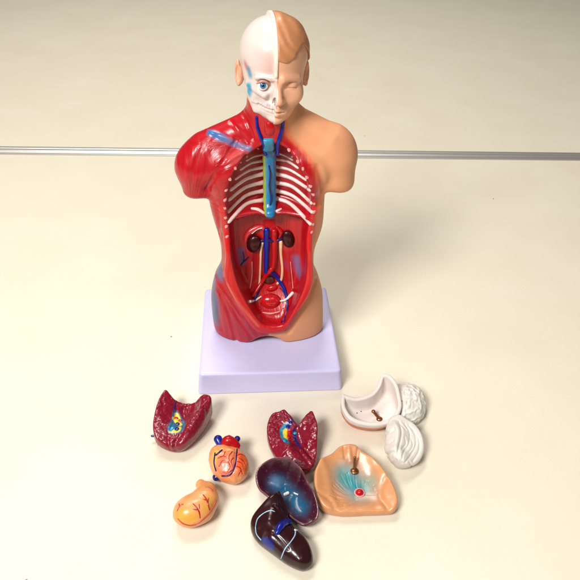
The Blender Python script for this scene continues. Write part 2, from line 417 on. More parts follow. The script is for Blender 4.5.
def f_torso(x, y, z):
    f = f_body1(x, y, z)
    m = np.abs(f) < .8
    if m.any():
        xs, ys, zs = x[m], y[m], z[m]; o = np.zeros(xs.shape, f32)
        for p, dep, w in GRV+GRV2:
            lo, hi = p.min(0)-3*w, p.max(0)+3*w
            k = (xs > lo[0]) & (xs < hi[0]) & (ys > lo[1]) & (ys < hi[1]) & (zs > lo[2]) & (zs < hi[2])
            if k.any(): o[k] += dep*np.exp(-(pdist(xs[k], ys[k], zs[k], p)/w)**2)
        f[m] += o
    return f
v, q = nets(f_torso, (-7.2, -3.4, -.25), (7.2, 3.2, 21.4), .06)
x, y, z = v.T.astype(f32)
print('torso', len(v))
pt = Paint(v, (218, 153, 112))
bd = [(270, 60), (276, 100), (281, 118), (283.5, 126), (288, 138), (296, 147), (306, 156), (313, 166), (317.5, 180), (320, 196), (319, 212), (316, 228), (314, 243), (313.5, 258), (315, 270), (314.5, 281), (309.5, 297), (297, 316), (285, 332)]
bp_ = np.array([P(u, w, -2.2 if w > 165 else -1.6)[[0, 2]] for u, w in catmull(bd, 4)]); bp_ = np.concatenate([bp_[::-1]]); bz, bx = bp_[:, 1], bp_[:, 0]
o_ = np.argsort(bz); xb = np.interp(z, bz[o_], bx[o_]); xb = np.where(z < 1.45, -.1, xb)
wb = sst(-1.2, .3, y); xbe = xb*(1-wb)+.1*wb
cav = (1-sst(.0, .12, dI(x, z)))*(y < yfl(x, z)+.35)*(y < 1.3)
mus = 1-sst(-.14, .14, x-xbe)
mus = np.maximum(mus, cav)
pt.mix(mus, (174, 12, 26)); pt.mix(mus*sst(5.5, 3.5, z)*(dO(x, z) > .1)*.7, (168, 32, 50))
rim = (1-sst(.0, .25, dO(x, z)))*(y < -1.6)*(1-cav)*mus
pt.mix(rim*.8, (204, 30, 30))
# warm orange blend where the red meets the skin
pt.mix(np.exp(-((x-xbe-.06)/.24)**2)*(y < .3)*(1-cav)*.75*(z > 1.4), (218, 96, 62))
inner = cav*sst(.05, .35, -dI(x, z))
pt.mix(inner*sst(11.9, 12.3, z), (156, 10, 20))
pt.mix(inner*sst(12.0, 11.6, z)*.8, (178, 16, 24))
def T(u, w): return trace(f_torso, u, w)
def tl(*pix): return trace_line(f_torso, pix, 4)
pt.stroke(tl((210, 132), (222, 138)), .27, .16, (44, 104, 162), .95)
pt.stroke(tl((222, 138), (237, 145), (249, 149)), .22, .14, (92, 112, 158), .85)
pt.stroke(tl((231, 158), (240, 154)), .35, .4, (226, 120, 118), .35)
for pa, rr, aa in (([(214, 278), (213, 296), (214, 318)], .4, .8), ([(220, 262), (219, 274)], .55, .8), ([(216, 300), (216, 322)], .35, .5)):
    pt.stroke(tl(*pa), rr, .45, (40, 116, 152), aa)
pt.stroke(tl((227, 284), (240, 305), (258, 326)), .1, .14, (218, 120, 100), .5)
pt.stroke(tl((222, 262), (224, 276)), .08, .12, (206, 120, 96), .5)
pt.stroke(tl((240, 250), (242, 262)), .25, .3, (62, 84, 150), .75)
pt.stroke(tl((296, 258), (300, 276)), .25, .35, (96, 112, 168), .75)
pt.stroke(tl((285, 262), (287, 268)), .15, .3, (120, 60, 110), .4)
# fibre directions (along, across)
def polar(cx, cz, rf): r = np.hypot(x-cx, z-cz); return r, np.arctan2(x-cx, z-cz)*rf
a1 = polar(-5.9, 11.6, 3.2); a2 = polar(-6.6, 14.8, 4.0); a3 = (np.hypot(x+4.0, z-8), np.arctan2(x+4.0, 8-z)*4.5); a4 = polar(0., 30., 12.)
t = sst(-3.9, -3.3, x+(z-15)*.35); w2 = sst(13.2, 12.6, z)
al, ac = a1[0]*(1-t)+a2[0]*t, a1[1]*(1-t)+a2[1]*t
al, ac = al*(1-w2)+z*w2, ac*(1-w2)+(x*1.2+y*.9)*w2
w3 = sst(6.6, 4.6, z); al, ac = al*(1-w3)+a3[0]*w3, ac*(1-w3)+(a3[1]+y*.5)*w3
w4 = sst(17.4, 19.2, z); al, ac = al*(1-w4)+z*w4, ac*(1-w4)+(x+y)*w4
cc = (x*.9+y*.3)*np.where(z > 12, .12, .8); al, ac = np.where(cav > .5, z*1., al), np.where(cav > .5, cc, ac)
t5 = sst(-1.6, -.4, x)*(1-cav)*sst(12.5, 13.5, z); ac = ac*(1-t5)+.5*x*t5
rm = (dO(x, z) < .06)*(z < 12)*(dI(x, z) > -.35)*(y < -1.2); ac = np.where(rm, dO(x, z)*1.3+y*.5, ac); al = np.where(rm, z, al)
fib = np.stack([al, ac, y*.2], 1)
bl = lambda w_: 1-.9*np.clip(4*w_*(1-w_), 0, 1)
fw = np.where((cav > .5) | rm, .8, bl(t)*bl(w2)*bl(w3)*bl(w4)*(1-.75*w4))
model = empty('anatomical_torso_model', 'half skinned human torso model with open chest standing on a lilac plinth', 'anatomical model', (0, 0, 0), YAW)
OFF = (0, 0, -HB)
torso = mesh('torso', v, q, M_torso, model, OFF, np.concatenate([pt.c, fw[:, None]], 1), fib)
def part(name, vq, m, parent=None, **k): return mesh(name, vq[0], vq[1], m, parent or model, OFF, **k)

# plinth
def f_base(x, y, z):
    t = .22*(z+HB)/HB
    qx, qy = np.abs(x)-(6.0-t-.35), np.abs(y)-(5.92-t-.35)
    d = np.sqrt(np.maximum(qx, 0)**2+np.maximum(qy, 0)**2)+np.minimum(np.maximum(qx, qy), 0)-.35
    return smax(smax(d, z, .22), -z-HB, .06)
v, q = nets(f_base, (-6.4, -6.4, -2.4), (6.4, 6.4, .4), .1)
mesh('plinth', v, q, M_base, model, OFF)

# ribs: seven pairs, laid on the chest wall
RL = [[(263, 154.5), (254, 156.5), (246.5, 160.5)], [(263, 160.5), (251, 163), (240.5, 169.5)], [(262.5, 167.5), (249, 170.5), (235.5, 179)], [(262.5, 174), (246, 179), (230.5, 190)], [(262.5, 182.5), (245, 187.5), (228.8, 200)], [(262.5, 191), (245, 196), (228.2, 212)], [(262.5, 200.5), (246, 204.5), (228.8, 222)]]
RR = [[(275, 152.5), (284, 155), (292.5, 160)], [(275, 159), (287, 161), (298, 168)], [(275.5, 166.5), (290, 170), (306, 180)], [(275.5, 173.5), (292, 178.5), (310, 190)], [(275.5, 182.5), (293, 187), (311.5, 203)], [(276, 190.5), (293, 196), (312, 212)], [(277, 199), (291, 204.5), (310.5, 224)]]
for k, pl in enumerate(RL+RR):
    p = trace_line(f_torso, pl, 8)
    part('rib', tube(p+Z([0, .02, 0]), [.2, .165, .155, .15, .14] if k % 7 > 2 else ([.16, .12, .11, .1] if k % 7 else [.11, .09, .08]), 10), M_bone)
part('costal_bar', tube(trace_line(f_torso, [(252, 208.5), (258, 209.5), (264, 213)], 5)+Z([0, .0, 0]), [.1, .13, .1], 10), M_bone)
part('costal_bar', tube(trace_line(f_torso, [(276, 211.5), (281, 208.8)], 5), [.12, .07], 10), M_bone)
# cut rib ends round the opening
EL = [(258, 148), (247, 155.5), (240.5, 161.8), (235, 168), (229.5, 178.8), (226, 190), (225, 199.5), (224.8, 208), (225.5, 217.5), (226.5, 226), (227, 236.5)]
ER = [(289, 149.5), (292.5, 156), (298, 161.5), (303, 168.5), (307, 177), (310.5, 185.7), (313, 194), (314, 203.5), (314, 211.5), (312.8, 224), (311.6, 232)]
for u, w in EL+ER:
    c = T(u, w); n = dirto(c)
    R = Z(Vector(n).to_track_quat('Z', 'Y').to_matrix())
    R = R @ Z(Matrix.Rotation(rng.uniform(-.9, .9), 3, 'Z')); k = rng.uniform(.8, 1.1)
    e = part('rib_end', sphere(c-n*.045, (.125*k, .185*k*rng.uniform(.8, 1.15), .09), 12, 8, R), M_dot)
    part('marrow', sphere(c+n*.022+R[:, 1]*.02, (.04*k, .075*k, .025), 8, 6, R), M_marrow, e)

# great vessel of the chest: a flattened cyan tube with a dark vein down it
pc = [(269.5, 148, -.6), (269.5, 158, -.1), (269.7, 175, .1), (269.8, 192, .05), (269.8, 206, -.3), (270, 213.5, -.85)]
pcv = catmull([P(u, w, yy) for u, w, yy in pc], 6)
vv, qq = tube(pcv, [.42, .5, .5, .5, .5, .42], 20, .8)
pp = Paint(vv, (22, 118, 170)); pp.mix(sst(-.22, -.42, vv[:, 0]-np.interp(vv[:, 2], pcv[::-1, 2], pcv[::-1, 0])), (150, 176, 40))
pp.mix(sst(16.6, 17.6, vv[:, 2])*.85, (14, 60, 104)); pp.mix(.5*sst(.3, .48, vv[:, 0]), (16, 60, 120))
gv = part('chest_vessel', (vv, qq), M_own, paint=pp.c)
ln = [(269, 165), (270.5, 175), (269.5, 186), (271, 197), (270.3, 205), (269, 213)]
part('dark_vein', tube(catmull([P(u, w, np.interp(w, [165, 213], [-.34, -.62])) for u, w in ln], 6), .07, 8), M_navy, gv)
part('windpipe', tube(catmull([P(269, 149, -1.0), P(268.7, 143.5, -1.35), P(268.5, 139, -1.5)], 4), [.42, .42, .41], 20, .5, ck=.15), M_cyan)
for pl in ([(256.5, 117), (257.5, 127), (260.5, 136), (265, 147)], [(283.5, 117), (282.5, 127), (280, 136), (276.5, 147)]):
    p = trace_line(f_torso, pl, 5); p[:, 1] = np.minimum(p[:, 1], -.7)
    part('jugular_vein', tube(p+Z([0, -.03, 0]), [.1, .12, .13, .14], 12), M_blue)
part('larynx', sphere(T(270, 129)+Z([0, .16, 0]), (.42, .28, .62), 20, 14), M_red)
part('artery_stub', tube(trace_line(f_torso, [(266, 124), (266.5, 133)], 4), .1, 8), M_red)

# abdomen
def on(pl, off=0., n=5):
    p = trace_line(f_torso, pl, n); return np.array([c+dirto(c)*off for c in p])
kids = []
for (u, w, rx, rz, tilt) in ((254, 244, .6, .8, .25), (288.3, 239, .54, .8, -.2)):
    c = T(u, w); R = Z(Matrix.Rotation(tilt, 3, 'Y'))
    part('kidney', sphere(c+dirto(c)*.06, (rx, .36, rz), 24, 16, R), M_kid)
part('adrenal_arc', tube(on([(245, 242), (247.5, 234), (255, 228.5), (262, 227), (265, 231)], .03), [.1, .2, .24, .2, .12], 12), mat('pink_red_paint', (204, 48, 50), .28, .6, HAND, var=.1))
part('adrenal_arc', tube(on([(277, 227.5), (281, 232), (279, 238)], .03), [.12, .22, .12], 12), M_red)
part('fat_streak', tube(on([(252, 233.5), (257, 229.5), (262, 228)], .26), .045, 8), M_white)
part('vena_cava', tube(on([(266.6, 230), (266.6, 245), (266.3, 260), (266, 271.5)], .12), [.25, .25, .24, .2], 16), M_blue)
part('aorta', tube(on([(274.3, 231), (274.3, 245), (273.8, 262), (271.5, 270)], .07), [.27, .26, .24, .18], 16), M_red)
part('renal_vein', tube(on([(258.5, 241.5), (263, 240.5), (268, 240.3), (275, 241), (281, 238.5), (285, 235)], .22), [.13, .1, .12, .1, .1, .12], 10), M_navy)
part('iliac_vein', tube(on([(270.3, 272), (276, 276), (281, 283), (285, 290.5), (287, 300), (287, 311)], .12), [.2, .2, .17, .13, .09, .06], 12), M_blue)
part('iliac_vein', tube(on([(261, 284), (256.5, 293), (253.5, 303)], .1), [.15, .15, .1], 12), M_navy)
part('iliac_artery', tube(on([(271.5, 269), (265, 277), (259, 287), (253, 296)], .16), [.2, .18, .16, .1], 12), M_red)
part('branch_vein', tube(on([(286.6, 311), (284.5, 317), (281, 322.5)], .04), .05, 8), M_navy)
part('branch_vein', tube(on([(285.2, 315), (284.8, 320), (284, 324)], .04), .035, 8), M_navy)
part('branch_vein', tube(on([(280, 288), (284, 293), (286, 299)], .07), .045, 8), M_navy)
part('branch_vein', tube(on([(241, 265), (244.5, 261), (249, 257)], .02), .05, 8), M_navy)
part('branch_vein', tube(on([(243.5, 262), (244, 257), (243, 252)], .02), .035, 8), M_navy)
part('ureter', tube(on([(262.3, 243), (261, 252), (260.5, 266), (259.5, 284)], .1), [.13, .1, .09, .1], 10), M_cream)
part('ureter', tube(on([(281, 242), (281, 254), (282.4, 268), (281.5, 279), (277.5, 283.5)], .12), [.17, .12, .12, .12, .12], 10), M_cream)
part('hollow_shade', sphere(T(269.5, 281.5), (.5, .12, .6), 20, 12), mat('hollow_shade_paint', (84, 14, 14), .3, .5, HAND))  # solid dark oval; the shade of a hollow is put into its colour
part('bladder', sphere(T(270.5, 302)+Z([0, .1, 0]), (.92, .6, .72), 28, 18), mat('bladder_paint', (186, 20, 26), .2, .4, [(1.6, .3, .06, 2)], var=.1))
part('rectum', sphere(T(272, 288.5), (.5, .22, .3), 20, 12, Z(Matrix.Rotation(-.3, 3, 'Y'))), M_red)
part('ligament', tube(on([(250, 301.5), (255, 300.5), (261, 296.5)], .1), [.13, .1, .06], 10), M_white)
part('ligament', tube(on([(280.5, 301), (286, 299.5), (292.5, 293)], .12), [.07, .11, .14], 10), M_white)
part('ligament', tube(on([(263, 312.5), (271, 313.5), (280, 311.5)], .04), [.05, .09, .04], 10), M_dot)
part('muscle_tendon', tube(on([(290.5, 262), (291.8, 275), (293, 288)], .02), .035, 8), M_dot)
part('muscle_tendon', tube(on([(250, 288), (252, 275), (252, 262)], .02), .035, 8), M_dot)

# ------------------------------------------------------------------ head, turned a little to the right and tipped
_hy, _hr, HP = math.radians(5.5), math.radians(1.6), np.array([.22, .35, 22.8])
HROT = Z(Matrix.Rotation(_hr, 3, 'Y') @ Matrix.Rotation(_hy, 3, 'Z'))
def hin(x, y, z):
    a, b, c = x-HP[0], y-HP[1], z-HP[2]
    return [(HROT[0, k]*a+HROT[1, k]*b+HROT[2, k]*c+(HX if k == 0 else HP[k])).astype(f32) for k in range(3)]
def hout(p): return (np.array(p)-Z([HX, HP[1], HP[2]])) @ HROT.T+HP
HX = .29
def f_face(x, y, z):
    X = x-HX; aX = np.abs(X)
    f = ell(X, y, z, (0, .35, 23.62), (2.27, 2.7, 2.31))
    f = smin(f, ell(X, y, z, (0, -.72, 21.75), (1.86, 1.62, 2.0)), .55)
    f = smin(f, ell(X, y, z, (0, -1.35, 20.45), (1.12, .95, .98)), .5)          # jaw
    f = smin(f, ell(X, y, z, (0, -1.98, 19.98), (.42, .36, .36)), .3)            # chin
    f = smin(f, ell(aX, y, z, (1.15, -1.5, 21.45), (.62, .6, .6)), .4)           # cheek
    f = smin(f, cap(aX, y, z, (.3, -2.32, 22.62), (1.35, -1.8, 22.55), .15, .04), .45)   # brow
    f = smax(f, -ell(aX, y, z, (.84, -2.42, 22.2), (.46, .36, .28)), .25)        # eye hollow
    f = smin(f, ell(aX, y, z, (.85, -1.82, 22.14), (.44, .36, .3)), .1)          # lid ball
    f = smin(f, cap(X, y, z, (0, -2.15, 22.45), (0, -2.68, 21.42), .16, .25), .22)     # nose
    f = smin(f, ell(X, y, z, (0, -2.72, 21.33), (.27, .27, .22)), .12)
    f = smin(f, ell(aX, y, z, (.27, -2.45, 21.28), (.19, .24, .17)), .1)
    f = smax(f, -ell(aX, y, z, (.15, -2.58, 21.08), (.09, .14, .09)), .06)
    f = smin(f, ell(X, y, z, (0, -2.08, 20.6), (.72, .38, .5)), .25)             # muzzle
    f = smin(f, cap(aX, y, z, (.0, -2.45, 20.66), (.48, -2.22, 20.56), .13, .06), .08)
    f = smin(f, cap(aX, y, z, (.0, -2.4, 20.38), (.42, -2.2, 20.44), .15, .06), .1)
    f = f+.10*np.exp(-((z-20.535+.0*X)/.05)**2)*(aX < .6)*(y < -1.8)*sst(.62, .45, aX)
    f = f+.05*np.exp(-((z-22.06+.22*(aX-.85)**2)/.045)**2)*sst(.5, .38, np.abs(aX-.85))*(y < -1.5)   # lid line
    f = f+.04*np.exp(-((z-22.42+.3*(aX-.85)**2)/.05)**2)*sst(.5, .38, np.abs(aX-.85))*(y < -1.5)
    f = f+.06*np.exp(-(X/.09)**2)*np.exp(-((z-20.92)/.16)**2)*(y < -2)
    f = f+.08*np.exp(-((z-20.13)/.12)**2-(X/.5)**2)*(y < -1.8)
    return f
def f_skull(x, y, z):
    X = x-HX; aX = np.abs(X)
    f = ell(X, y, z, (0, .35, 23.6), (2.2, 2.6, 2.22))
    f = smin(f, ell(X, y, z, (0, -.62, 21.9), (1.66, 1.5, 1.5)), .5)
    f = smin(f, ell(X, y, z, (0, -1.1, 20.55), (1.2, 1.05, 1.0)), .35)
    f = smin(f, ell(aX, y, z, (1.45, .05, 22.3), (.55, .95, 1.0)), .4)
    f = smin(f, ell(X, y, z, (0, -1.85, 19.95), (.5, .42, .34)), .3)
    f = smin(f, cap(aX, y, z, (.8, -1.95, 21.55), (1.75, -.75, 21.85), .24, .14), .2)    # cheekbone
    f = smin(f, cap(aX, y, z, (1.62, -.1, 21.3), (1.2, -1.1, 20.3), .2, .28), .3)      # jaw angle
    f = smin(f, ell(aX, y, z, (1.3, -.25, 21.3), (.55, .8, .75)), .25)
    f = smin(f, cap(aX, y, z, (.2, -2.2, 22.65), (1.3, -1.7, 22.6), .16, .18), .25)      # brow
    f = smax(f, -ell(aX, y, z, (.9, -2.0, 22.13), (.5, .42, .43)), .15)                  # orbit
    f = smin(f, cap(aX, y, z, (0.05, -2.15, 22.4), (.1, -2.5, 21.75), .14, .14), .15)
    f = smin(f, cap(aX, y, z, (.1, -2.3, 21.9), (.2, -2.5, 21.3), .2, .22), .2)
    f = smax(f, -ell(aX, y, z, (.22, -2.62, 21.32), (.14, .3, .26)), .08)                # nose opening
    f = smin(f, ell(X, y, z, (0, -1.75, 20.66), (.78, .55, .52)), .2)                    # tooth arch
    f = smin(f, ell(aX, y, z, (1.15, -.9, 20.95), (.5, .6, .6)), .2); f = smax(f, -ell(aX, y, z, (1.35, -1.75, 20.98), (.3, .36, .2)), .3)                # hollow below the cheekbone
    f = f+.09*np.exp(-((z-20.6-.12*aX)/.045)**2)*(y < -.9)*sst(1.3, 1.1, aX)             # bite line
    th = np.arctan2(X, -(y+.9))
    f = f+.045*(.5+.5*np.cos(th*34))**4*np.exp(-((z-20.62-.12*aX)/.2)**4)*(y < -1)
    f = f+.05*np.exp(-((z-20.3-.2*aX)/.06)**2)*(y < -1.2)*sst(1.2, .9, aX)*.6
    return f
SX = -.17
def f_head(x, y, z):
    x, y, z = hin(x, y, z)
    a = smax(f_face(x, y, z)-.03, HX+SX-x, .05)
    b = smax(f_skull(x, y, z), x-HX-.1-SX, .05)
    # the raised cut edge running over the crown
    ridge = smax(f_face(x, y, z)-.12, np.abs(x-HX+.02-SX)-.12, .05)
    ridge = smax(ridge, 22.75-z-.35*np.maximum(y, 0), .2)
    f = smin(smin(a, b, .03), ridge, .08)
    return smax(f, 19.0-z+np.maximum(0, (.2-y))*.0, .1)
v, q = nets(f_head, (-2.6, -3.3, 18.9), (3.0, 3.6, 26.3), .05)
x, y, z = hin(*v.T.astype(f32)); X = x-HX
print('head', len(v))
ph = Paint(v, (226, 168, 134))
sk = 1-sst(.02, .08, X-SX)
ph.mix(sk, (214, 198, 192))
ph.mix(np.where((X < .1+SX) & (X > -.16+SX) & (z > 22.6), 1, 0)*1., (238, 222, 208))
H = lambda u, w: trace(f_head, u, w)
ph.stroke([H(268, 45), H(270, 62), H(271, 78)], .25, .35, (214, 150, 138), .55)
ph.stroke([H(262, 30), H(266, 24)], .2, .3, (222, 172, 160), .35)
ph.stroke([H(245.5, 64), H(247, 68)], .2, .25, (190, 80, 104), .85)
ph.stroke([H(248.5, 69), H(250, 75)], .2, .2, (70, 140, 170), .95)
ph.stroke([H(248.8, 87), H(249.5, 92)], .28, .16, (34, 150, 184), 1)
ph.stroke([H(262, 55), H(266, 70)], .4, .6, (216, 170, 166), .5)
ph.stroke([H(247.5, 96), H(251, 104)], .06, .1, (206, 180, 60), .8)
ph.stroke([H(251, 94), H(258, 99), H(265, 102)], .12, .2, (190, 175, 178), .6)
ph.stroke([H(268, 105), H(271, 104)], .1, .12, (150, 110, 105), .7)
ph.stroke([H(263, 82), H(269, 84)], .05, .1, (150, 90, 80), .4)
ph.mix(sk*np.exp(-((z-20.6-.12*np.abs(X))/.045)**2)*(y < -1.2)*.6, (150, 110, 100))
ph.mix(sk*sst(20.2, 19.6, z)*.3, (230, 170, 150))
head = mesh('head', v, q, M_head, model, OFF, ph.c)
_g = catmull([(-.5, 23.85), (.2, 23.66), (.5, 23.62), (.9, 23.78), (1.2, 24.12), (1.5, 24.4), (1.8, 24.35), (2.1, 23.9), (2.4, 23.3), (3, 22.9)], 8); HLX, HLZ = _g[:, 0], _g[:, 1]
def f_hairline(x, y, z):
    # height of the hairline, dropping to the side behind the temple
    X = x-HX
    zl = np.interp(X, HLX, HLZ)
    back = sst(-.75, .75, y); return zl*(1-back)+(22.5-1.2*sst(.6, 1.8, y))*back
def f_hair(x, y, z):
    x, y, z = hin(x, y, z)
    f = f_face(x, y, z)-.13-.05*vn(x, y, z*.8, 1.2, 3)-.022*np.sin((z*1.1+(x-.3)*1.3)*5.5+3*vn(x, y, z, .8, 5))
    f = smax(f, (f_hairline(x, y, z)-z)*.75, .2)
    f = smax(f, HX+SX+.1-x, .06)
    return smax(f, -f_face(x, y, z)-.25, .05)
v, q = nets(f_hair, (-.5, -3.1, 20.6), (3.4, 3.8, 26.6), .05)
mesh('hair', v, q, M_hair, model, OFF)
# ears
def ear(sx, x0):
    def f(x, y, z):
        x, y, z = hin(x, y, z); X = (x-x0)*sx
        yy = y+.35*X; e = ell(X, yy, z, (0.05, .3, 22.28), (.22, .46, .84)); e = smin(e, ell(X, yy, z, (-.1, .05, 22.1), (.25, .3, .6)), .15)
        e = smax(e, -ell(X, yy, z, (.16, -.12, 22.42), (.17, .3, .5)), .06); e = smax(e, -ell(X, yy, z, (.1, -.2, 22.0), (.14, .2, .2)), .06)
        e = smin(e, ell(X, yy, z, (.02, .0, 21.62), (.14, .2, .18)), .1)
        return e
    v, q = nets(f, (x0-.7, -.9, 21.1), (x0+.7, 1.3, 23.4), .04); mesh('ear', v, q, M_skin, model, OFF)
ear(-1, -1.98); ear(1, 2.5)
ec = hout(Z([-.62, -1.74, 22.13])); g = HROT @ Z([-.1, -1, .12]); g /= np.linalg.norm(g)
eye = part('eyeball', sphere(ec, .36, 32, 20), M_eye)
Rg = Z(Vector(g).to_track_quat('Z', 'Y').to_matrix())
ir = part('iris', sphere(ec+g*.305, (.2, .2, .075), 24, 12, Rg), M_iris, eye)
part('pupil', sphere(ec+g*.355, (.1, .1, .04), 20, 10, Rg), M_pupil, eye)
part('eyelid', tube(catmull([ec+Z([-.38, -.06, .1]), ec+Z([-.15, -.36, .33]), ec+Z([.2, -.34, .3]), ec+Z([.42, -.12, .05])], 6), [.05, .08, .08, .05], 10), mat('lid_paint', (196, 140, 128), .4, .3))

# ================================================================== LOOSE ORGANS ON THE TABLE
def fieldthing(name, label, cat, f, lo, hi, h, m, paintfn, c, group='removable organ pieces lying in front of the plinth'):
    t = empty(name, label, cat, (c[0], c[1], 0), 0, group)
    v, q = nets(f, lo, hi, h)
    p = paintfn(v) if paintfn else None
    return t, v, q, p, Z([c[0], c[1], 0])
def relief(outline, heights, under=.35, zb=.9, k=.25, extra=None, hollow=None, floor0=0.):
    pts = [W(u, w, zz)[:2] for u, w, zz in catmull(outline, 4, True)]
    pts = np.array(pts); lo, hi = pts.min(0)-1.2, pts.max(0)+1.2
    d = Tab(polysd(pts), lo[0], hi[0], lo[1], hi[1], .05)
    hp = []
    for u, w, zz in heights: g = W(u, w, zz); hp.append((g[0], g[1], zz))
    H_ = Tab(tps(hp), lo[0], hi[0], lo[1], hi[1], .05)
    def f(x, y, z):
        dd = d(x, y)+under*np.clip(1-z/zb, 0, 1)**2
        h = H_(x, y)
        if extra: h = h+extra(x, y, z)
        s = smax(dd, (z-h)*.8, k)
        if hollow:
            th, fl = hollow
            cv = smax(d(x, y)+th, (fl(x, y)-z)*.8, .3); s = smax(s, -cv, .1)
        return smax(s, -z, .08)
    zt = max(a[2] for a in heights)+.7
    return f, d, H_, (lo[0], lo[1], -.15), (hi[0], hi[1], zt)
def strokes(fld, lst, v, base):
    p = Paint(v, base)
    for pix, r, s, col, a in lst:
        L = trace_line(fld, pix, 4, False) if len(pix) > 1 else [trace(fld, *pix[0], body=False)]
        L = [c for c in L if c is not None]
        if len(L): p.stroke(L, r, s, col, a)
    return p
def wt(fld, pl, off=0., n=5):
    p = trace_line(fld, pl, n, False); return np.array([c+dirto(c, False)*off for c in p])
def wpart(name, vq, m, parent, o, **k): return mesh(name, vq[0], vq[1], m, parent, o, **k)

def groovefield(f, lst):
    G = []
    for pix, dep, w in lst:
        p = trace_line(f, pix, 4, False)
        if len(p) > 1: G.append((p, dep, w))
    def g(x, y, z):
        v = f(x, y, z); m = np.abs(v) < .8
        if m.any():
            xs, ys, zs = x[m], y[m], z[m]; o = np.zeros(xs.shape, f32)
            for p, dep, w in G: o += dep*np.exp(-(pdist(xs, ys, zs, p)/w)**2)
            v[m] += o
        return v
    return g

GR = 'removable organ pieces lying in front of the plinth'
LUNG = (128, 14, 40)
# --- left lung block
out = [(164.7, 391, 2.1), (171, 396, 1.8), (175.5, 402, 1.4), (184, 403.5, 1.3), (195.5, 403.5, 1.4), (201, 397.5, 1.9), (206.5, 395, 2.2), (211.5, 400, 2.0), (211, 413, 1.2), (205.5, 429, .6), (196, 443, .3), (185, 452.6, .2), (174, 454.5, .2), (163.5, 451, .3), (155.5, 442.5, .6), (154, 427, 1.2), (157.5, 406, 1.8)]
hts = [(164, 394, 2.2), (159, 410, 2.0), (157, 430, 1.7), (162, 446, 1.1), (172, 450, 1.0), (184, 449, 1.0), (192, 440, 1.25), (171, 405, 1.8), (168, 425, 1.75), (176, 410, 1.4), (186, 408, 1.2), (181, 425, 1.3), (193, 410, 1.35), (198, 405, 1.9), (206, 398, 2.35), (209, 402, 2.2), (203, 412, 2.2), (196, 424, 1.9), (187, 436, 1.6), (207, 418, 1.6), (200, 432, 1.2), (176, 440, 1.35)]
f, dP, HH, lo, hi = relief(out, hts, k=.16, extra=lambda x, y, z: .05*vn(x, y, z, 3.2, 1)+.03*vn(x, y, z, 7, 5))
f = groovefield(f, [([(176.5, 404), (176, 415), (173, 425), (169, 432)], .12, .1), ([(184, 408), (184, 420), (182, 432), (176, 441), (175, 451)], .22, .12), ([(168, 434), (168, 443), (170, 450)], .12, .1), ([(188, 406), (184, 414)], -.15, .15)])
c = W(183, 430, 0)
t = empty('lung', 'crimson lung block with a blue and yellow hilum, left of the orange heart', 'lung model', (c[0], c[1], 0), .0, GR)
v, q = nets(f, lo, hi, .05); o = Z([c[0], c[1], 0])
p = strokes(f, [([(175.5, 414), (174, 424), (171.5, 430)], .3, .06, (30, 108, 150), 1), ([(176.5, 415), (181, 424), (178.5, 430), (172, 430)], .3, .05, (30, 108, 150), 1), ([(176, 420), (177, 428)], .3, .05, (30, 108, 150), 1),
   ([(176.5, 415), (178.5, 421)], .22, .05, (222, 205, 70), 1), ([(179.5, 427), (178, 431), (170, 431)], .14, .05, (222, 205, 70), 1), ([(174, 419), (180, 425)], .18, .05, (222, 205, 70), 1), ([(171, 425), (171, 429)], .22, .06, (30, 120, 165), 1), ([(175, 403), (173.5, 412)], .06, .04, (22, 50, 120), 1)], v, LUNG)
b = wpart('lobe', (v, q), M_lung, t, o, paint=p.c)
for u, w, mm in ((176, 418.5, M_red), (177.3, 424, M_navy), (177, 429, M_navy), (172, 428, M_cyan), (180, 421, M_red)):
    a = trace(f, u, w, False); wpart('bronchus_dot', sphere(a, (.17, .17, .045), 14, 10), mm, t, o)
a = W(153.2, 436, .5); wpart('peg', tube([a+Z([-.1, 0, 0]), a+Z([.5, 0, 0])], .09, 10), M_navy, t, o)

# --- right lung block
out = [(272.6, 412, 1.9), (278.8, 411.3, 1.9), (284.5, 410.5, 1.9), (291, 418, 1.7), (298, 427, 1.4), (303, 422, 1.5), (307.5, 415, 1.9), (312, 412, 2.1), (315.3, 419, 2.0), (317.5, 431, 1.6), (317, 444, 1.1), (316.5, 457, .7), (315, 468, .3), (309, 476, .2), (297, 477, .2), (286, 470, .3), (276, 461, .5), (269.5, 446, 1.0), (266.7, 431, 1.4), (268.7, 418, 1.8)]
hts = [(273, 416, 1.8), (270, 432, 1.6), (273, 448, 1.2), (277, 460, 1.0), (284, 414, 1.95), (280, 428, 1.55), (283, 442, 1.5), (289, 447, 1.75), (282, 457, 1.25), (292, 424, 1.75), (297, 434, 1.25), (301, 444, .9), (299, 452, 1.35), (296, 462, 1.3), (308, 460, 1.2), (311, 468, 1.0), (300, 472, .9), (305, 424, 1.9), (312, 415, 2.2), (315, 428, 2.1), (309, 436, 1.7), (306, 446, 1.2), (316, 442, 1.5), (312, 452, .9), (288, 465, 1.0)]
f, dP, HH, lo, hi = relief(out, hts, k=.14, extra=lambda x, y, z: .05*vn(x, y, z, 3.2, 9)+.03*vn(x, y, z, 7, 2))
f = groovefield(f, [([(297, 428), (301, 440), (306, 450), (312, 458)], .28, .14), ([(276, 462), (283, 453), (291, 444.5)], -.12, .09), ([(291, 444.5), (300, 452), (309, 464)], .14, .1), ([(284, 411), (291, 420), (299, 432), (303, 446)], -.1, .1)])
c = W(291, 448, 0); o = Z([c[0], c[1], 0])
t = empty('lung', 'crimson lung block with split lobes and a rainbow hilum behind the purple dish', 'lung model', (c[0], c[1], 0), 0, GR)
v, q = nets(f, lo, hi, .05)
